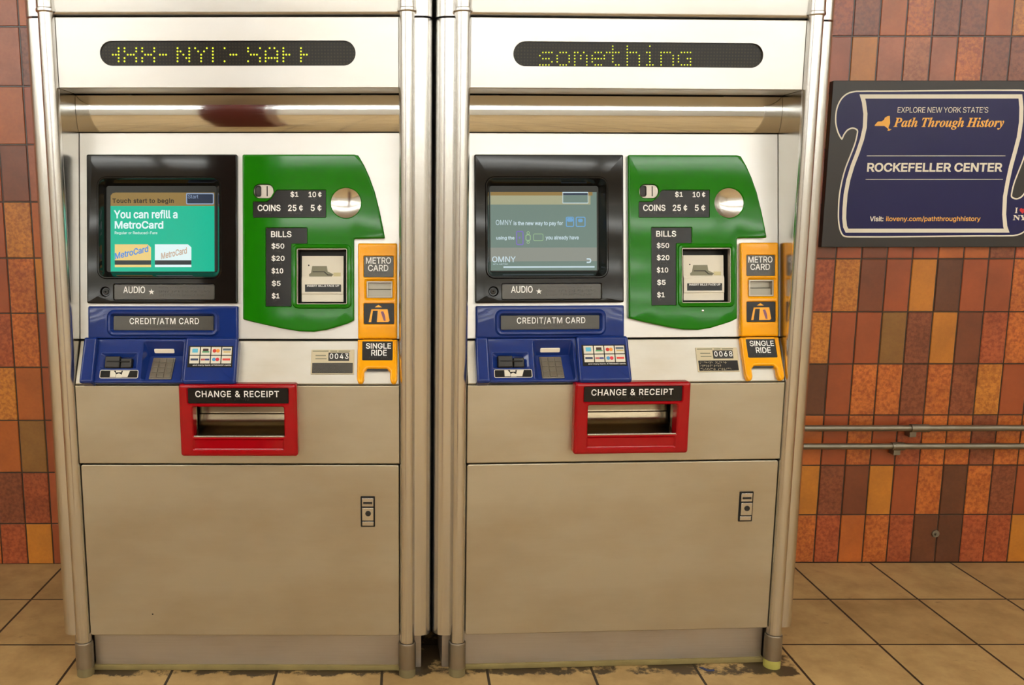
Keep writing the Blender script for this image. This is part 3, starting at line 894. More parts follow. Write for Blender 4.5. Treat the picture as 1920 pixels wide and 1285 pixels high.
        sflat('start_button_face', (1052, 220, 1364, 246), 's_navy')
        stext([('OMNY', (200, 560, 405, 625), 0.0, {}), ('is the new way to pay for', (425, 575, 1050, 640), 0.02, {}), ('using the', (205, 765, 435, 820), 0.02, {}),
               ('you already have', (830, 760, 1250, 820), 0.02, {}), ('OMNY', (152, 1022, 452, 1096), 0.01, {}), ('MTA METRO', (165, 1112, 352, 1130), 0.0, {})], 's_ice')
        stext([('\u2283', (1350, 1045, 1408, 1108), 0.05, dict(font=F_MATH))], 's_ice')
        sflat('progress_line', (295, 1146, 1450, 1166), 's_ice')
        def icon(boxes, mat, name):
            m = MB(P); n = lay()
            for b, hol in boxes:
                bb = sb(*b); o_ = ccw(rr(bb, 0.004, 3))
                if hol: m.plate(o_, n - 0.0001, n, 0.0, [[(inset(o_, hol), n)]])
                else: m.flat(o_, n)
            ob(name, m, mat, bez, smooth=False)
        icon([((1085, 520, 1190, 650), 0.0028), ((1100, 535, 1176, 585), 0), ((1210, 520, 1335, 650), 0.0028), ((1240, 545, 1300, 590), 0)], 's_sky', 'bus_icon')
        icon([((455, 700, 550, 880), 0.003), ((488, 772, 512, 800), 0)], 's_violet', 'phone_icon')
        icon([((575, 745, 640, 825), 0.0022), ((588, 705, 628, 745), 0.0016), ((588, 825, 628, 862), 0.0016)], 's_lime', 'watch_icon')
        icon([((672, 735, 800, 828), 0.0016)], 's_lime', 'card_icon')

    # --- green coin and bill panel
    NG = 0.016
    gp = [(454, 289), (664, 289), (672, 291), (683, 310), (693, 332), (703, 360), (712, 396), (719, 430), (722, 447), (664, 448),
          (664, 601), (652, 607), (636, 612), (612, 619), (588, 622.5), (560, 621.5), (530, 616.5), (500, 610), (476, 604.5), (455, 599)]
    gl_ = P.poly(gp, NG)
    rad = [0.005, 0, 0.0, 0, 0, 0, 0, 0, 0.003, 0.004, 0.003, 0, 0, 0, 0, 0, 0, 0, 0, 0.004]
    gl_ = rounded(gl_, rad, 4)
    cp = ccw(rounded(P.poly([(474, 378), (500, 378), (508, 372), (513, 363), (519, 356), (611, 356), (611, 408), (474, 408)], NG), [0.003, 0.004, 0.003, 0.003, 0.004, 0.003, 0.003, 0.003], 3))
    cslot = rr(P.box(475, 345, 513, 372, NG), 0.016, 6)
    bp = ccw(rounded(P.poly([(498, 427), (576, 427), (576, 457), (546, 457), (546, 575), (498, 575)], NG), 0.0025, 3))
    cc = P.uv(648.5, 380.5, NG); ccr = 0.0395
    fr_ = P.box(556, 466, 651, 571, NG)
    fl = rr(fr_, 0.004, 3)
    m = MB(P)
    o8 = lambda lp_, d: inset(ccw(lp_), d)
    m.plate(gl_, 0.0, NG, 0.005,
            [[(o8(cp, -0.0015), NG), (cp, NG - 0.0015), (cp, NG - 0.004)],
             [(o8(cslot, -0.0015), NG), (cslot, NG - 0.0015), (cslot, NG - 0.007)],
             [(o8(bp, -0.0015), NG), (bp, NG - 0.0015), (bp, NG - 0.004)],
             [(circ(cc, ccr + 0.002, 40), NG), (circ(cc, ccr, 40), NG - 0.0015), (circ(cc, ccr - 0.001, 40), NG - 0.008)],
             [(o8(fl, -0.011), NG), (o8(fl, -0.0085), NG + 0.004), (o8(fl, -0.003), NG + 0.005), (o8(fl, 0.0), NG + 0.002), (fl, 0.012)]], seg=4)
    gpan = ob('coin_and_bill_panel', m, 'green')
    m = MB(P); m.plate(o8(cp, 0.0003), 0.004, NG - 0.0032, 0.0006); ob('coins_plate', m, 'plate', gpan)
    m = MB(P); m.plate(o8(bp, 0.0003), 0.004, NG - 0.0032, 0.0006); ob('bills_plate', m, 'plate', gpan)
    TN = NG - 0.0029
    for body, b in (('COINS', (483, 384, 526, 396)), ('$1', (544.5, 358.5, 559.5, 370.5)), ('10 ¢', (578.5, 359.5, 603, 370)), ('25 ¢', (540, 384, 568, 396)), ('5 ¢', (582.5, 384, 603, 396))):
        write(P, [(body, P.box(*b, n=TN))], TN, 'text', gpan, bold=0.018)
    for body, b in (('BILLS', (508, 433.5, 546.5, 445)), ('$50', (509, 455.5, 533, 467.5)), ('$20', (509, 478.5, 533.5, 490.5)), ('$10', (509, 502, 531, 514)), ('$5', (509.5, 525.5, 526, 537.5)), ('$1', (509.5, 549, 524, 561))):
        write(P, [(body, P.box(*b, n=TN))], TN, 'text', gpan, bold=0.018)
    m = MB(P)
    for wd, x, y in (('bills', 516, 448), ('fifty', 512, 470), ('twenty', 512, 493), ('ten', 512, 516.5), ('five', 512, 540), ('one', 512, 563.5), ('coins', 495, 399), ('one', 547, 373), ('dime', 583, 373), ('quarter', 544, 399), ('nickel', 584, 399)):
        u, v = P.uv(x, y, TN); braille(m, wd, u, v, TN - 0.0004, 0.0042, 0.0007)
    ob('braille', m, 'braille', gpan)
    # coin slot
    m = MB(P); m.plate(o8(cslot, 0.0004), 0.002, NG - 0.0045, 0.002); cs_ = ob('coin_slot', m, 'steel_plinth', gpan)
    sb_ = P.box(478, 348, 490, 369, NG - 0.0045)
    m = MB(P); m.plate(rr(sb_, 0.006, 5), NG - 0.0046, NG - 0.0015, 0.001, [[(rr(inset_box(sb_, 0.0025), 0.004, 5), NG - 0.0015), (rr(inset_box(sb_, 0.0035), 0.004, 5), NG - 0.0035), 'floor']]); ob('return_button', m, 'dark', gpan)
    sl = P.box(500, 349, 502, 368, NG - 0.0045)
    m = MB(P); m.plate(rr(sl, 0.0005, 2), NG - 0.0046, NG - 0.0043, 0.0); ob('slot_opening', m, 'seam', gpan)
    # concave steel dish
    m = MB(P); prev = None
    for i in range(9):
        f = i / 8; r_ = ccr - 0.0005 - (ccr - 0.0005) * f
        n_ = NG - 0.003 - 0.011 * (1 - (1 - f) ** 2)
        if i == 8:
            top = m.bm.verts.new(P.p(cc[0], cc[1], n_))
            for k in range(40): m.bm.faces.new((prev[k], prev[(k + 1) % 40], top))
        else:
            cur = m.ring(circ(cc, r_, 40), n_)
            if prev: m.stitch(prev, cur)
            prev = cur
    ob('coin_dish', m, 'dish', gpan)
    # bill frame and acceptor
    m = MB(P); m.plate(o8(fl, 0.0002), -0.002, 0.0165, 0.0005, [[(o8(fl, 0.0022), 0.0165), (o8(fl, 0.003), 0.004)]]); ob('bill_frame', m, 'steel_plinth', gpan)
    m = MB(P); a = m.ring(o8(fl, 0.003), 0.004); b_ = m.ring(o8(fl, 0.003), -0.035); m.stitch(a, b_); m.fill([b_]); ob('bill_recess', m, 'dark', gpan)
    wb = P.box(566, 480, 644, 566, -0.004)
    PA = Frame(P.p(0, 0, -0.016), P.V, P.Nn, ref)
    u0, v0, u1, v1 = wb; hh = v1 - v0; ww = u1 - u0
    m = MB()
    # side profile (n, fraction of height): upper face, step, label face, chin
    prof = [(-0.012, 1.0), (0.010, 1.0), (0.011, 0.985), (0.012, 0.56), (0.0135, 0.54), (0.0165, 0.49), (0.0165, 0.175), (0.0145, 0.155), (0.0145, 0.0), (-0.012, 0.0)]
    A = [m.bm.verts.new(PA.p(u0, v0 + hh * f, n)) for n, f in prof]; B = [m.bm.verts.new(PA.p(u1, v0 + hh * f, n)) for n, f in prof]
    m.stitch(A, B); m.fill([A]); m.fill([B]); ob('bill_acceptor', m, 'white', gpan)
    W = lambda fx, fy: (u0 + ww * fx, v0 + hh * fy)
    m = MB(PA); m.plate([W(0.18, 0.525), W(0.70, 0.525), W(0.76, 0.60), W(0.62, 0.66), W(0.60, 0.78), W(0.25, 0.78), W(0.22, 0.63), W(0.17, 0.60)], 0.010, 0.0128, 0.0006); ob('bill_mouth', m, 'funnel', gpan)
    m = MB(PA); m.plate([W(0.26, 0.645), W(0.53, 0.645), W(0.62, 0.575), W(0.72, 0.575), W(0.72, 0.59), W(0.63, 0.592), W(0.545, 0.662), W(0.26, 0.662)], 0.0125, 0.0133, 0.0); ob('bill_mouth_shadow_gap', m, 'dark', gpan)
    m = MB(PA); m.plate([W(0.76, 0.525), W(0.935, 0.525), W(0.935, 0.635), W(0.76, 0.635)], 0.0115, 0.0126, 0.0); ob('note_print', m, 'beige', gpan)
    m = MB(PA); m.dome(W(0.165, 0.795), 0.0022, 0.0007, n=0.0113); ob('sensor_dot', m, 'dark', gpan)
    m = MB(PA); m.plate([W(0.08, 0.215), W(0.945, 0.215), W(0.945, 0.375), W(0.08, 0.375)], 0.016, 0.0171, 0.0002); ob('bill_label', m, 'plate', gpan)
    m = MB(PA); a, b = W(0.13, 0.325), W(0.9, 0.365); put_text(m, 'INSERT BILLS FACE UP', (a[0], a[1], b[0], b[1]), 0.01725, bold=0.02); ob('lettering', m, 'text', gpan, smooth=False)
    if which == 1:
        m = MB(P); c = P2.uv(1318, 583, NG); m.dome(c, 0.0035, 0.0012, n=NG - 0.0002); ob('screw', m, 'side', gpan)

    # --- yellow card panel
    NY = 0.016
    yb = P.box(671, 456, 747, 639, NY); yb = (yb[0], 0.0022, 0.4135, yb[3])
    def ybx(x0, y0, x1, y1, n=NY): return P.box(x0, y0, x1, y1, n)
    p1 = rr(ybx(682, 480, 738, 520), 0.003, 3); p2 = rr(ybx(687, 527, 736, 559), 0.002, 3); p3 = rr(ybx(682, 569, 739, 608), 0.003, 3)
    m = MB(P)
    m.plate(rr(yb, 0.004, 3), 0.0, NY, 0.006,
            [[(o8(p1, -0.002), NY), (p1, NY - 0.002), (p1, NY - 0.004)], [(o8(p2, -0.006), NY), (o8(p2, -0.002), NY - 0.003), (p2, NY - 0.006)],
             [(o8(p3, -0.002), NY), (p3, NY - 0.002), (p3, NY - 0.004)]], seg=4)
    yp = ob('card_panel', m, 'yellow')
    m = MB(P); m.plate(o8(p1, 0.0003), 0.003, NY - 0.0032, 0.0006); ob('card_plate', m, 'plate_grey', yp)
    write(P, [('METRO', ybx(686, 482.5, 733, 494.5)), ('CARD', ybx(690, 496.5, 728, 508.5))], NY - 0.0029, 'text', yp, bold=0.01)
    m = MB(P); u, v = P.uv(690, 511, NY - 0.003); braille(m, 'metrocard', u, v, NY - 0.0033, 0.0058, 0.0009); ob('braille', m, 'braille', yp)
    m = MB(P); m.plate(o8(p2, 0.0002), 0.0, NY - 0.004, 0.001, [[(o8(p2, 0.004), NY - 0.004), (o8(p2, 0.0045), -0.004)]]); sf = ob('card_slot_frame', m, 'steel_plinth', yp)
    b2 = ybx(687, 527, 736, 559); mid = (b2[1] + b2[3]) / 2
    m = MB(P); m.plate([(b2[0] + 0.004, b2[1] + 0.004), (b2[2] - 0.004, b2[1] + 0.004), (b2[2] - 0.004, mid), (b2[0] + 0.004, mid)], -0.006, 0.004, 0.001); ob('card_slot_flap', m, 'key', yp)
    m = MB(P); m.plate([(b2[0] + 0.004, mid + 0.001), (b2[2] - 0.004, mid + 0.001), (b2[2] - 0.004, b2[3] - 0.004), (b2[0] + 0.004, b2[3] - 0.004)], -0.008, -0.002, 0.001); ob('card_slot_back', m, 'key', yp)
    m = MB(P); m.plate(o8(p3, 0.0003), 0.003, NY - 0.0032, 0.0006); ob('picture_plate', m, 'plate', yp)
    b3 = ybx(682, 569, 739, 608); q = lambda fx, fy: (b3[0] + (b3[2] - b3[0]) * fx, b3[3] - (b3[3] - b3[1]) * fy)
    m = MB(P); n_ = NY - 0.0029
    m.flat([q(0.36, 0.19), q(0.48, 0.07), q(0.6, 0.19)], n_)
    m.flat([q(0.16, 0.90), q(0.25, 0.28), q(0.31, 0.28), q(0.24, 0.90)], n_); m.flat([q(0.25, 0.28), q(0.78, 0.28), q(0.79, 0.35), q(0.24, 0.35)], n_)
    m.flat([q(0.43, 0.90), q(0.46, 0.35), q(0.79, 0.35), q(0.85, 0.84), q(0.8, 0.9)], n_); ob('card_drawing', m, 'yellow', yp, smooth=False)
    m = MB(P); n_ += 0.0002
    m.flat([q(0.56, 0.4), q(0.64, 0.38), q(0.70, 0.6), q(0.72, 0.84), q(0.66, 0.84), q(0.6, 0.6)], n_); ob('card_drawing_mark', m, plain_once('violet_print', rgb(146, 96, 110)), yp, smooth=False)
    # single ride chute on the ledge
    NS = 0.014
    ul, ur = yb[0] - 0.001, yb[2] + 0.001
    vt = LLEN - 0.003
    bu = L.box(683, 690, 734, 716, NS)
    hx0, hx1 = ul + 0.019, ur - 0.019; hy = L.uv(700, 691, NS)[1]
    out = [(ul, vt), (ul, 0.012), (ul + 0.004, 0.0), (hx0 - 0.004, 0.0), (hx0, 0.012), (hx0, hy - 0.008), (hx0 + 0.008, hy), (hx1 - 0.008, hy), (hx1, hy - 0.008), (hx1, 0.012), (hx1 + 0.004, 0.0), (ur - 0.004, 0.0), (ur, 0.012), (ur, vt)]
    out = rounded(out, [0.003, 0.006, 0.008, 0.008, 0.006, 0.006, 0.004, 0.004, 0.006, 0.006, 0.008, 0.008, 0.006, 0.003], 3)
    sp = L.box(682, 641.5, 739, 676, NS); sp = (ul + 0.0125, sp[1], ur - 0.0125, vt - 0.001)
    spl = rr(sp, 0.003, 3)
    m = MB(L); m.plate(out, 0.0, NS, 0.006, [[(spl, NS), (spl, NS - 0.002)]], seg=4); ch = ob('single_ride_chute', m, 'yellow')
    m = MB(L); m.plate(o8(spl, 0.0003), 0.003, NS - 0.001, 0.0006); ob('single_ride_plate', m, 'plate', ch)
    write(L, [('SINGLE', L.box(686, 643.5, 733, 654, NS)), ('RIDE', L.box(696, 656, 725, 667, NS))], NS - 0.0007, 'text', ch, bold=0.014)
    m = MB(L); u, v = L.uv(692, 669.5, NS); braille(m, 'single ride', u, v, NS - 0.0012, 0.0046); ob('braille', m, 'braille', ch)
    m = MB(L); m.plate([(hx0 + 0.006, hy - 0.004), (hx1 - 0.006, hy - 0.004), (hx1 - 0.006, hy + 0.001), (hx0 + 0.006, hy + 0.001)], 0.0, 0.009, 0.0); ob('chute_opening', m, 'dark', ch)

    # --- number label on the ledge
    nb = L.box(583, 656, 664, 702, 0.002)
    m = MB(L); m.plate(rr(nb, 0.001, 2), 0.0, 0.002, 0.0005); nl = ob('number_label', m, 'cream')
    q = lambda fx, fy: (nb[0] + (nb[2] - nb[0]) * fx, nb[3] - (nb[3] - nb[1]) * fy)
    def qb(x0, y0, x1, y1): a, b = q(x0, y1), q(x1, y0); return (a[0], a[1], b[0], b[1])
    m = MB(L); m.plate(rr(qb(0.40, 0.12, 0.88, 0.46), 0.001, 2), 0.001, 0.0028, 0.0003); ob('number_window', m, 'dark', nl)
    m = MB(L); m.plate(rr(qb(0.03, 0.54, 0.97, 0.96), 0.001, 2), 0.001, 0.0026, 0.0003); ob('braille_plate', m, 'plate_grey' if which == 0 else 'plate', nl)
    m = MB(L)
    for k, ch_ in enumerate('0043' if which == 0 else '0068'):
        put_text(m, ch_, qb(0.43 + 0.118 * k, 0.16, 0.51 + 0.118 * k, 0.38), 0.003, bold=0.012)
    ob('lettering', m, 'text', nl, smooth=False)
    m = MB(L); u, v = q(0.07, 0.60)
    for r_, wd in enumerate(('machine number', 'information', 'customer service')):
        braille(m, wd, u, v - r_ * 0.0088, 0.0026, 0.0052, 0.0009)
    ob('braille', m, 'cream' if which else 'braille', nl)
    m = MB(L)
    for x0, x1, y in ((0.03, 0.4, 0.06), (0.44, 0.6, 0.06), (0.63, 0.9, 0.06), (0.1, 0.34, 0.24), (0.1, 0.36, 0.37)):
        m.flat(rr(qb(x0, y - 0.022, x1, y + 0.022), 0.0001, 1), 0.0022)
    ob('fine_print', m, 'funnel', nl, smooth=False)

    # --- blue card sign above the reader
    NC = 0.018
    cb = P.box(163, 574, 446, 638, NC); cb = (cb[0], 0.0022, cb[2], cb[3])
    pb = P.box(212, 592.5, 400, 619.5, NC - 0.006); pbl = rr(pb, 0.003, 4)
    m = MB(P)
    l1 = o8(rr(pb, 0.004, 4), -0.016); l2 = o8(rr(pb, 0.004, 4), -0.011); l3 = o8(rr(pb, 0.004, 4), -0.006)
    m.plate(rr(cb, 0.004, 4), 0.0, NC - 0.004, 0.006, [[(l1, NC - 0.004), (l2, NC + 0.001), (l3, NC), (o8(rr(pb, 0.004, 4), -0.001), NC - 0.008), (pbl, NC - 0.010)]], seg=4)
    cs2 = ob('card_sign_housing', m, 'blue')
    m = MB(P); m.plate(o8(pbl, 0.0003), 0.003, NC - 0.008, 0.0008); ob('card_sign_plate', m, 'plate_grey', cs2)
    m = MB(P); put_text(m, 'CREDIT/ATM CARD', P.box(243, 596, 373, 609.5, NC - 0.008), NC - 0.0075, bold=0.008, space=1.08); ob('lettering', m, 'text', cs2, smooth=False)
    m = MB(P); u, v = P.uv(278, 611.5, NC - 0.008); braille(m, 'credit atm card', u, v, NC - 0.008, 0.0052, 0.0008); ob('braille', m, 'braille', cs2)

    # --- blue card reader on the ledge
    ux0, ux1, ux2, ux3 = cb[0] - 0.004, cb[0] + 0.031, L.uv(346, 675, 0.02)[0], cb[2] + 0.004
    vt = LLEN - 0.002
    m = MB(L)
    NR = 0.016
    cr_ = L.box(197, 668, 248, 691, NR); crr = L.box(187, 661, 258, 692, NR)
    # the keypad lies nearly flat at the bottom of a well; its display is on the wall behind
    KB, KT = (0.006, 0.011), (L.uv(305, 668, -0.018)[1], -0.018)
    WT = (vt - 0.007, NR - 0.001)
    def slope_frame(A, B):
        a3, b3 = L.p(0, A[0], A[1]), L.p(0, B[0], B[1])
        vv = (b3 - a3).normalized(); return Frame(a3, vv, (0, -vv.z, vv.y), ref)
    K, WF = slope_frame(KB, KT), slope_frame(KT, WT)
    kb = K.poly([(288, 672), (330, 672), (321, 712), (279, 712)])
    ku0 = (kb[0][0] + kb[3][0]) / 2; ku1 = (kb[1][0] + kb[2][0]) / 2
    kbx = (ku0, max(0.0005, kb[2][1]), ku1, kb[0][1])
    wv = WF.box(290, 654, 327, 662); wv = (ku0 + 0.003, wv[1], ku1 - 0.003, wv[3])
    well = lambda u, v: KB[1] + (KT[1] - KB[1]) * (v - KB[0]) / (KT[0] - KB[0])
    rec = rr((ku0 - 0.022, 0.004, ux2 - 0.004, vt - 0.006), 0.008, 4)
    recf = rr((ku0 - 0.010, 0.005, ux2 - 0.010, KT[0]), 0.004, 4)
    sl1 = rr(crr, 0.006, 4); sl2 = rr(cr_, 0.003, 4)
    m.plate(rr((ux1 - 0.004, 0.0, ux2 + 0.004, vt), 0.003, 3), 0.0, NR, 0.004,
            [[(rec, NR), (o8(rec, 0.002), NR - 0.001), (recf, well), 'floor'], [(sl1, NR), (o8(sl1, 0.002), NR - 0.001), (sl2, NR - 0.008), (sl2, NR - 0.012), 'floor']])
    m.plate(rr((ux0, -0.004, ux1, vt), 0.006, 4), 0.0, 0.032, 0.008, seg=4)
    rd = ob('card_reader', m, 'blue')
    m = MB(L)
    half = (cr_[0] + cr_[2]) / 2
    m.plate(rr((cr_[0] + 0.001, cr_[1] + 0.001, half + 0.004, cr_[3] - 0.001), 0.002, 2), 0.003, 0.022, 0.003)
    m.plate(rr((half + 0.006, cr_[1] + 0.001, cr_[2] - 0.001, cr_[3] - 0.006), 0.002, 2), 0.003, 0.020, 0.003)
    ob('card_slot', m, 'dark', rd)
    m = MB(L); vm = (cr_[1] + cr_[3]) / 2 - 0.001
    m.plate([(cr_[0] + 0.006, vm), (cr_[2] - 0.006, vm), (cr_[2] - 0.006, vm + 0.003), (cr_[0] + 0.006, vm + 0.003)], 0.018, 0.0223, 0.0); ob('slot_opening', m, 'seam', rd)
    sk = L.box(187, 694, 259, 709.5, NR); skl = rr(sk, 0.004, 4)
    m = MB(L); m.plate(skl, NR - 0.001, NR + 0.0006, 0.0); ob('insert_card_sticker', m, 'white', rd)
    m = MB(L); m.plate(o8(skl, 0.0016), NR, NR + 0.0009, 0.0); ob('sticker_print', m, 'seam', rd)
    m = MB(L); n_ = NR + 0.0011; S = lambda fx, fy: (sk[0] + (sk[2] - sk[0]) * fx, sk[1] + (sk[3] - sk[1]) * fy)
    m.flat([S(0.27, 0.15), S(0.42, 0.15), S(0.42, 0.55), S(0.36, 0.9), S(0.27, 0.9)], n_); m.flat([S(0.43, 0.12), S(0.58, 0.12), S(0.58, 0.4), S(0.50, 0.6), S(0.43, 0.45)], n_)
    m.flat([S(0.56, 0.15), S(0.73, 0.15), S(0.78, 0.9), S(0.60, 0.9)], n_); m.flat([S(0.42, 0.70), S(0.56, 0.72), S(0.56, 0.9), S(0.42, 0.9)], n_)
    ob('sticker_drawing', m, 'white', rd, smooth=False)
    m = MB(WF); m.plate(rr(wv, 0.003, 4), -0.001, 0.002, 0.001); ob('pin_display', m, 'window', rd)
    m = MB(K); m.plate(rr(kbx, 0.002, 2), -0.002, 0.003, 0.001); ob('keypad_plate', m, 'key', rd)
    kw, kh = (kbx[2] - kbx[0]), (kbx[3] - kbx[1])
    for r_ in range(4):
        for c_ in range(3):
            m = MB(K); x = kbx[0] + kw * (0.06 + 0.31 * c_); y = kbx[1] + kh * (0.05 + 0.235 * r_)
            m.plate(rr((x, y, x + kw * 0.26, y + kh * 0.19), 0.001, 2), 0.0025, 0.0055, 0.001, seg=2)
            ob('key', m, 'key', rd)
    # raised box with the card logos
    NX = 0.034
    m = MB(L); m.plate(rr((ux2, -0.006, ux3, vt), 0.008, 4), 0.0, NX, 0.009, seg=4); lg = ob('logo_box', m, 'blue')
    sx = (ux2 + 0.012, L.uv(390, 689, NX)[1], ux3 - 0.011, min(vt - 0.006, L.uv(390, 649, NX)[1]))
    m = MB(L); m.plate(rr(sx, 0.001, 2), NX - 0.001, NX + 0.0006, 0.0); ob('logo_sticker', m, 'seam', lg)
    X = lambda fx, fy: (sx[0] + (sx[2] - sx[0]) * fx, sx[3] - (sx[3] - sx[1]) * fy)
    def xb(x0, y0, x1, y1): a, b = X(x0, y1), X(x1, y0); return (a[0], a[1], b[0], b[1])
    PAL = [[('k', (90, 185, 215))], [('k', (60, 32, 20)), ('l', (90, 160, 110))], [('h', (205, 40, 30)), ('i', (240, 150, 40))], [('l', (210, 180, 110)), ('t', (90, 105, 120))],
           [('m', (45, 60, 95))], [('a', (190, 90, 90)), ('z', (60, 60, 130))], [('h', (70, 150, 205)), ('i', (215, 40, 60))], [('m', (225, 70, 60))]]
    SH = {'k': (0.22, 0.2, 0.8, 0.72), 'l': (0.15, 0.55, 0.9, 0.72), 'h': (0.12, 0.25, 0.52, 0.72), 'i': (0.48, 0.25, 0.88, 0.72), 't': (0.08, 0.18, 0.92, 0.45), 'm': (0.1, 0.35, 0.9, 0.62), 'a': (0.06, 0.38, 0.5, 0.62), 'z': (0.5, 0.38, 0.96, 0.62)}
    n_ = NX + 0.0008
    for k in range(8):
        c_, r_ = k % 4, k // 4
        x0, x1 = 0.04 + 0.238 * c_, 0.04 + 0.238 * c_ + 0.215
        y0, y1 = (0.05, 0.42) if r_ == 0 else (0.46, 0.82)
        m = MB(L); m.flat(rr(xb(x0, y0, x1, y1), 0.0005, 2), n_); ob('card_logo', m, 'white', lg, smooth=False)
        for j, (sh, col) in enumerate(PAL[k]):
            a = SH[sh]; m = MB(L); bb = xb(x0 + (x1 - x0) * a[0], y0 + (y1 - y0) * a[1], x0 + (x1 - x0) * a[2], y0 + (y1 - y0) * a[3])
            m.flat(rr(bb, 0.006 if sh in 'hi' else 0.001, 3), n_ + 0.0002 + 0.0002 * j)
            ob('logo_print', m, plain_once('print_%d_%d_%d' % col, rgb(*col)), lg, smooth=False)
    m = MB(L); put_text(m, 'and many bank ATM/debit cards', xb(0.12, 0.865, 0.97, 0.95), n_, bold=0.005); ob('lettering', m, 'text', lg, smooth=False)

    # --- red change and receipt tray
    NT = 0.030
    tb = FA.box(336, 721, 557, 856.5, NT)
    tp = FA.box(352, 728.5, 540.5, 757, NT - 0.004); tpl = rr(tp, 0.003, 3)
    tw = FA.box(362, 764, 532, 820, NT); twl = rr(tw, 0.004, 3)
    m = MB(FA)
    tl = FA.box(361, 823, 533, 846, NT); tll = rr(tl, 0.005, 3)
    m.plate(rr(tb, 0.007, 4), 0.0, NT, 0.008,
            [[(o8(tpl, -0.003), NT), (o8(tpl, -0.001), NT - 0.002), (tpl, NT - 0.006)],
             [(o8(twl, -0.004), NT), (o8(twl, -0.001), NT - 0.003), (twl, NT - 0.010), (twl, -0.004)],
             [(o8(tll, 0.0), NT), (o8(tll, 0.002), NT - 0.002), (o8(tll, 0.005), NT - 0.004), 'floor']], seg=4)
    tr = ob('change_tray', m, 'red')
    m = MB(FA); m.plate(o8(tpl, 0.0003), 0.004, NT - 0.0045, 0.0006); ob('tray_sign_plate', m, 'plate', tr)
    m = MB(FA); put_text(m, 'CHANGE & RECEIPT', FA.box(366, 733, 523, 745, NT - 0.0045), NT - 0.0042, bold=0.012, space=1.08, word=1.2); ob('lettering', m, 'text', tr, smooth=False)
    m = MB(FA); u, v = FA.uv(412, 748, NT - 0.004); braille(m, 'change receipt', u, v, NT - 0.0047, 0.0055, 0.0008); ob('braille', m, 'braille', tr)
    m = MB(FA); m.plate([(tw[0] + 0.0005, tw[1] - 0.001), (tw[2] - 0.0005, tw[1] - 0.001), (tw[2] - 0.0005, tw[1] + 0.0032), (tw[0] + 0.0005, tw[1] + 0.0032)], 0.018, NT - 0.001, 0.0012); ob('tray_lip', m, 'post', tr)
    # steel scoop: comes forward from the back wall to the lip
    m = MB(FA)
    rows = []
    hh = tw[3] - tw[1]
    sc = [(-0.010, 1.10), (-0.055, 1.06), (-0.055, 0.60), (-0.054, 0.56), (-0.050, 0.53), (-0.048, 0.40), (-0.042, 0.25), (-0.028, 0.12), (-0.010, 0.055), (0.010, 0.03), (0.024, 0.03), (0.0275, 0.022), (0.0275, -0.03)]
    for n_, f in sc: rows.append([m.bm.verts.new(FA.p(x, tw[1] + hh * f, n_)) for x in (tw[0] - 0.003, tw[2] + 0.003)])
    for a, b in zip(rows, rows[1:]): m.bm.faces.new((a[0], a[1], b[1], b[0]))
    ob('coin_scoop', m, 'scoop', tr, wn=False)
    return T

def inset_box(b, d): return (b[0] + d, b[1] + d, b[2] - d, b[3] - d)
_once = {}
def plain_once(name, col):
    if name not in _once: _once[name] = plain(name, col, 0.5, mottled=0)
    return _once[name]

machine(0)
machine(1)

# ------------------------------------------------------------------ wall sign
wc, ws = math.cos(WALL_YAW), math.sin(WALL_YAW)
def wall_frame(off):
    return Frame((-off * ws * -1 * 0 + off * ws, WALL_Y - off * wc, 0), (0, 0, 1), (ws, -wc, 0), (0, 0, 0), U=(wc, ws, 0))
SN = 0.022
S = wall_frame(0.0)
b = S.box(1551, 151, 1900, 464, SN)
SB = (S.uv(1540, 464, SN)[0], S.uv(1700, 464, SN)[1], S.uv(1540, 464, SN)[0] + 0.83, S.uv(1700, 151.5, SN)[1])
sign = thing('wall_sign', 'dark blue scroll-shaped history sign on black board mounted on the orange tile wall', 'sign', S.p((SB[0] + SB[2]) / 2, SB[1], 0), WALL_YAW)
MT['board'] = plain('matt_black_board', rgb(48, 45, 44), 0.38)
MT['navy'] = plain('navy_print', rgb(36, 36, 88), 0.3, spec=0.3)
MT['ivory'] = plain('ivory_print', rgb(250, 244, 228), 0.45, mottled=0)
MT['amber'] = plain('amber_print', rgb(255, 190, 84), 0.45, mottled=0)
MT['heart'] = plain('red_print', rgb(214, 36, 50), 0.45, mottled=0)
# local frame of the sign: same axes, origin at the sign's foot
class SF(Frame): pass
so = S.p((SB[0] + SB[2]) / 2, SB[1], 0)
uo, vo = (SB[0] + SB[2]) / 2, SB[1]
LF = Frame((0, 0, 0), (0, 0, 1), (0, -1, 0), (0, 0, 0))
def sp(px, py): u, v = S.uv(px, py, SN); return (u - uo, v - vo)
def spb(x0, y0, x1, y1):
    q = S.box(x0, y0, x1, y1, SN); return (q[0] - uo, q[1] - vo, q[2] - uo, q[3] - vo)
def crop(x, y): return sp(1520 + x / 3.6725, 130 + y / 3.6725)
m = MB(LF); m.plate(rr((SB[0] - uo, 0, SB[2] - uo, SB[3] - vo), 0.003, 2), 0.0, SN, 0.002); obj('sign_board', m, MT['board'], sign)
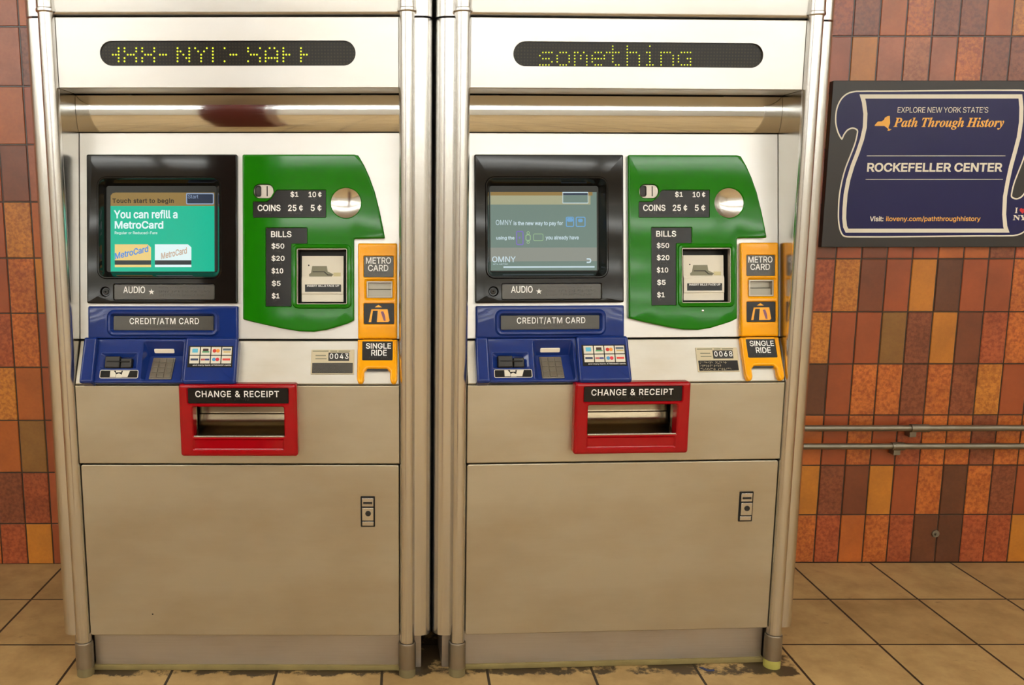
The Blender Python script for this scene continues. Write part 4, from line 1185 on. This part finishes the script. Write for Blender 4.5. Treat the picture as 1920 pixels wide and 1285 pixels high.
# scroll outline; left side traced, right side is the same curl turned half round
left_out = [(560, 147), (420, 147), (340, 148), (300, 150), (250, 165), (205, 205), (175, 270), (166, 345), (172, 400), (188, 450), (214, 488), (232, 455), (255, 425), (285, 412), (312, 420), (316, 440),
            (300, 510), (270, 590), (235, 680), (210, 770), (192, 870), (186, 960), (186, 1040), (196, 1105), (215, 1145), (240, 1158), (290, 1160), (380, 1160), (560, 1160)]
left_in = [(335, 174), (352, 230), (362, 310), (358, 400), (340, 480), (310, 570), (275, 660), (245, 760), (226, 860), (218, 960), (216, 1030), (222, 1090), (240, 1127)]
cxr = (335 + 1368) / 2.0; cyr = (174 + 1127) / 2.0
def turn(pts): return [(2 * cxr - x, 2 * cyr - y) for x, y in pts]
outl = [crop(*q) for q in left_out + turn(left_out)]
right_in = [(1456, 174), (1464, 260), (1462, 360), (1446, 470), (1420, 570), (1392, 670), (1368, 780), (1350, 880), (1345, 1000), (1352, 1080), (1368, 1127)]
inl = [crop(*q) for q in left_in] + [crop(*q) for q in right_in[::-1]]
def smooth_loop(l, k=3):
    out = []
    n = len(l)
    for i in range(n):
        p0, p1, p2, p3 = (Vector(l[(i + j) % n]) for j in (-1, 0, 1, 2))
        for s in range(k):
            t = s / k
            q = 0.5 * ((2 * p1) + (p2 - p0) * t + (2 * p0 - 5 * p1 + 4 * p2 - p3) * t * t + (3 * p1 - p0 - 3 * p2 + p3) * t ** 3)
            out.append((q.x, q.y))
    return out
outl = ccw(smooth_loop(outl, 3)); inl = ccw(inl)
m = MB(LF); m.plate(outl, SN - 0.001, SN + 0.0006, 0.0); obj('scroll_print', m, MT['navy'], sign, smooth=False)
def band(loop, w, n, name):
    m = MB(LF); a = m.ring(loop, n); b_ = m.ring(inset(loop, w), n); m.stitch(a, b_); return obj(name, m, MT['ivory'], sign, smooth=False)
band(outl, 0.0048, SN + 0.0009, 'scroll_outline')
band(inl, 0.0135, SN + 0.0009, 'scroll_inner_border')
def bi(s):
    out = ''
    for ch in s:
        if 'A' <= ch <= 'Z': out += chr(0x1D468 + ord(ch) - 65)
        elif 'a' <= ch <= 'z': out += chr(0x1D482 + ord(ch) - 97)
        else: out += ch
    return out
n_ = SN + 0.0010
def cb4(x0, y0, x1, y1): return spb(1520 + x0 / 3.6725, 130 + y0 / 3.6725, 1520 + x1 / 3.6725, 130 + y1 / 3.6725)
write(LF, [('EXPLORE NEW YORK STATE\u2019S', cb4(598, 262, 1222, 301), dict(space=0.95))], n_, 'ivory', sign, bold=-0.002)
write(LF, [('ROCKEFELLER CENTER', cb4(388, 646, 1320, 708))], n_, 'ivory', sign, bold=0.026)
write(LF, [('Visit:', cb4(406, 1014, 500, 1049))], n_, 'ivory', sign, bold=0.02)
for y, xa, xb in ((598, 385, 1340), (760, 377, 1322)):
    m = MB(LF); m.flat(rr(cb4(xa, y - 2.2, xb, y + 2.2), 0.0001, 1), n_); obj('rule_line', m, MT['ivory'], sign, smooth=False)
if F_MATH: write(LF, [(bi('Path Through History'), cb4(570, 333, 1330, 418), dict(font=F_MATH, word=0.9))], n_, 'amber', sign, bold=0.006)
else: write(LF, [('Path Through History', cb4(570, 333, 1330, 418), dict(shear=0.25))], n_, 'amber', sign, bold=0.01)
write(LF, [('iloveny.com/paththroughhistory', cb4(518, 1014, 1168, 1056))], n_, 'amber', sign, bold=0.012)
m = MB(LF)
st = [(290, 330), (291, 318), (325, 282), (365, 280), (392, 262), (400, 240), (432, 222), (455, 219), (458, 300), (440, 345), (442, 360), (475, 366), (450, 382), (428, 384), (436, 362), (412, 342), (395, 330)]
m.flat([sp(1590 + x / 5.818, 180 + y / 5.818) for x, y in st], n_); obj('state_silhouette', m, MT['amber'], sign, smooth=False)
write(LF, [('\U0001D408', cb4(1406, 955, 1424, 992)), ('\U0001D40D\U0001D418', cb4(1392, 1005, 1486, 1042))], n_, 'ivory', sign, bold=0.01, font=F_MATH)
m = MB(LF); hb = cb4(1436, 955, 1482, 995); hw = (hb[2] - hb[0]) / 2; hc = ((hb[0] + hb[2]) / 2, (hb[1] + hb[3]) / 2)
pts = []
for i in range(28):
    t = 2 * PI * i / 28
    pts.append((hc[0] + hw / 16 * 16 * math.sin(t) ** 3, hc[1] + hw / 16 * (13 * math.cos(t) - 5 * math.cos(2 * t) - 2 * math.cos(3 * t) - math.cos(4 * t)) * 0.95))
m.flat(pts, n_); obj('heart', m, MT['heart'], sign, smooth=False)

# ------------------------------------------------------------------ pipes on the wall
MT['pipe'] = steel('dull_galvanised_pipe', (0.30, 0.28, 0.23, 1), 0.5, 0.06, 0.8, (1.2, 30, 30))
PO = 0.035
Wp = wall_frame(PO)
def pipe(py, r, label, clamp_px, cups):
    u, v = Wp.uv(1700, py)
    uc = Wp.uv(clamp_px, py)[0]
    t = thing('wall_pipe', label, 'pipe', Wp.p(uc, v), WALL_YAW, 'pipes along the tiled wall')
    m = MB(); m.lathe([(0, -0.56), (r, -0.56), (r, 1.4), (0, 1.4)], (0, 0, 0), 20, 'x'); obj('tube', m, MT['pipe'], t)
    for x in cups:
        m = MB(); m.lathe([(0, x - 0.022), (r + 0.003, x - 0.022), (r + 0.003, x + 0.022), (0, x + 0.022)], (0, 0, 0), 20, 'x'); obj('coupling', m, MT['pipe'], t)
    m = MB()
    m.lathe([(0, -0.012), (r + 0.0035, -0.012), (r + 0.0035, 0.012), (0, 0.012)], (0, 0, 0), 20, 'x')
    m.box((-0.012, 0.0, -r - 0.022), (0.012, PO - 0.002, -r + 0.002), 0.002)
    obj('clamp', m, MT['pipe'], t)
    return t
pipe(803.5, 0.0108, 'upper of the two dull grey pipes running along the orange tiles below the sign', 1713, (0.03,))
pipe(837.5, 0.0108, 'lower of the two dull grey pipes along the tiles, nearer the floor', 1683, (0.0,))
# stub bolt left in the wall and a pale chip
bo = wall_frame(0.0)
u, v = bo.uv(1753, 1001)
t = thing('wall_bolt', 'small rusty bolt stub sticking out of dark brown tile near the floor', 'bolt', bo.p(u, v), WALL_YAW)
m = MB(); m.lathe([(0, -0.006), (0.013, -0.006), (0.013, 0.0), (0, 0.0)], (0, 0.001, 0), 20, 'y'); obj('washer', m, MT['pipe'], t)
m = MB(); m.lathe([(0, -0.014), (0.0055, -0.014), (0.0055, -0.005), (0, -0.005)], (0, 0.0, 0), 12, 'y'); obj('shank', m, MT['pipe'], t)

# scrap of blue plastic dropped by the right machine
fl = Frame((0, 0, 0), (0, 1, 0), (0, 0, 1), (0, 0, 0))
c = fl.uv(1326, 1256)
t = thing('plastic_scrap', 'tiny blue plastic scrap on the floor tiles in front of the right machine', 'scrap', (c[0], c[1], 0))
m = MB(fl); m.plate([(-0.020, 0.008), (-0.012, 0.010), (0.002, -0.004), (0.018, -0.002), (0.016, -0.010), (-0.004, -0.010)], 0.0, 0.0025, 0.0008)
obj('scrap_sheet', m, plain_once('blue_scrap', rgb(40, 52, 92)), t)
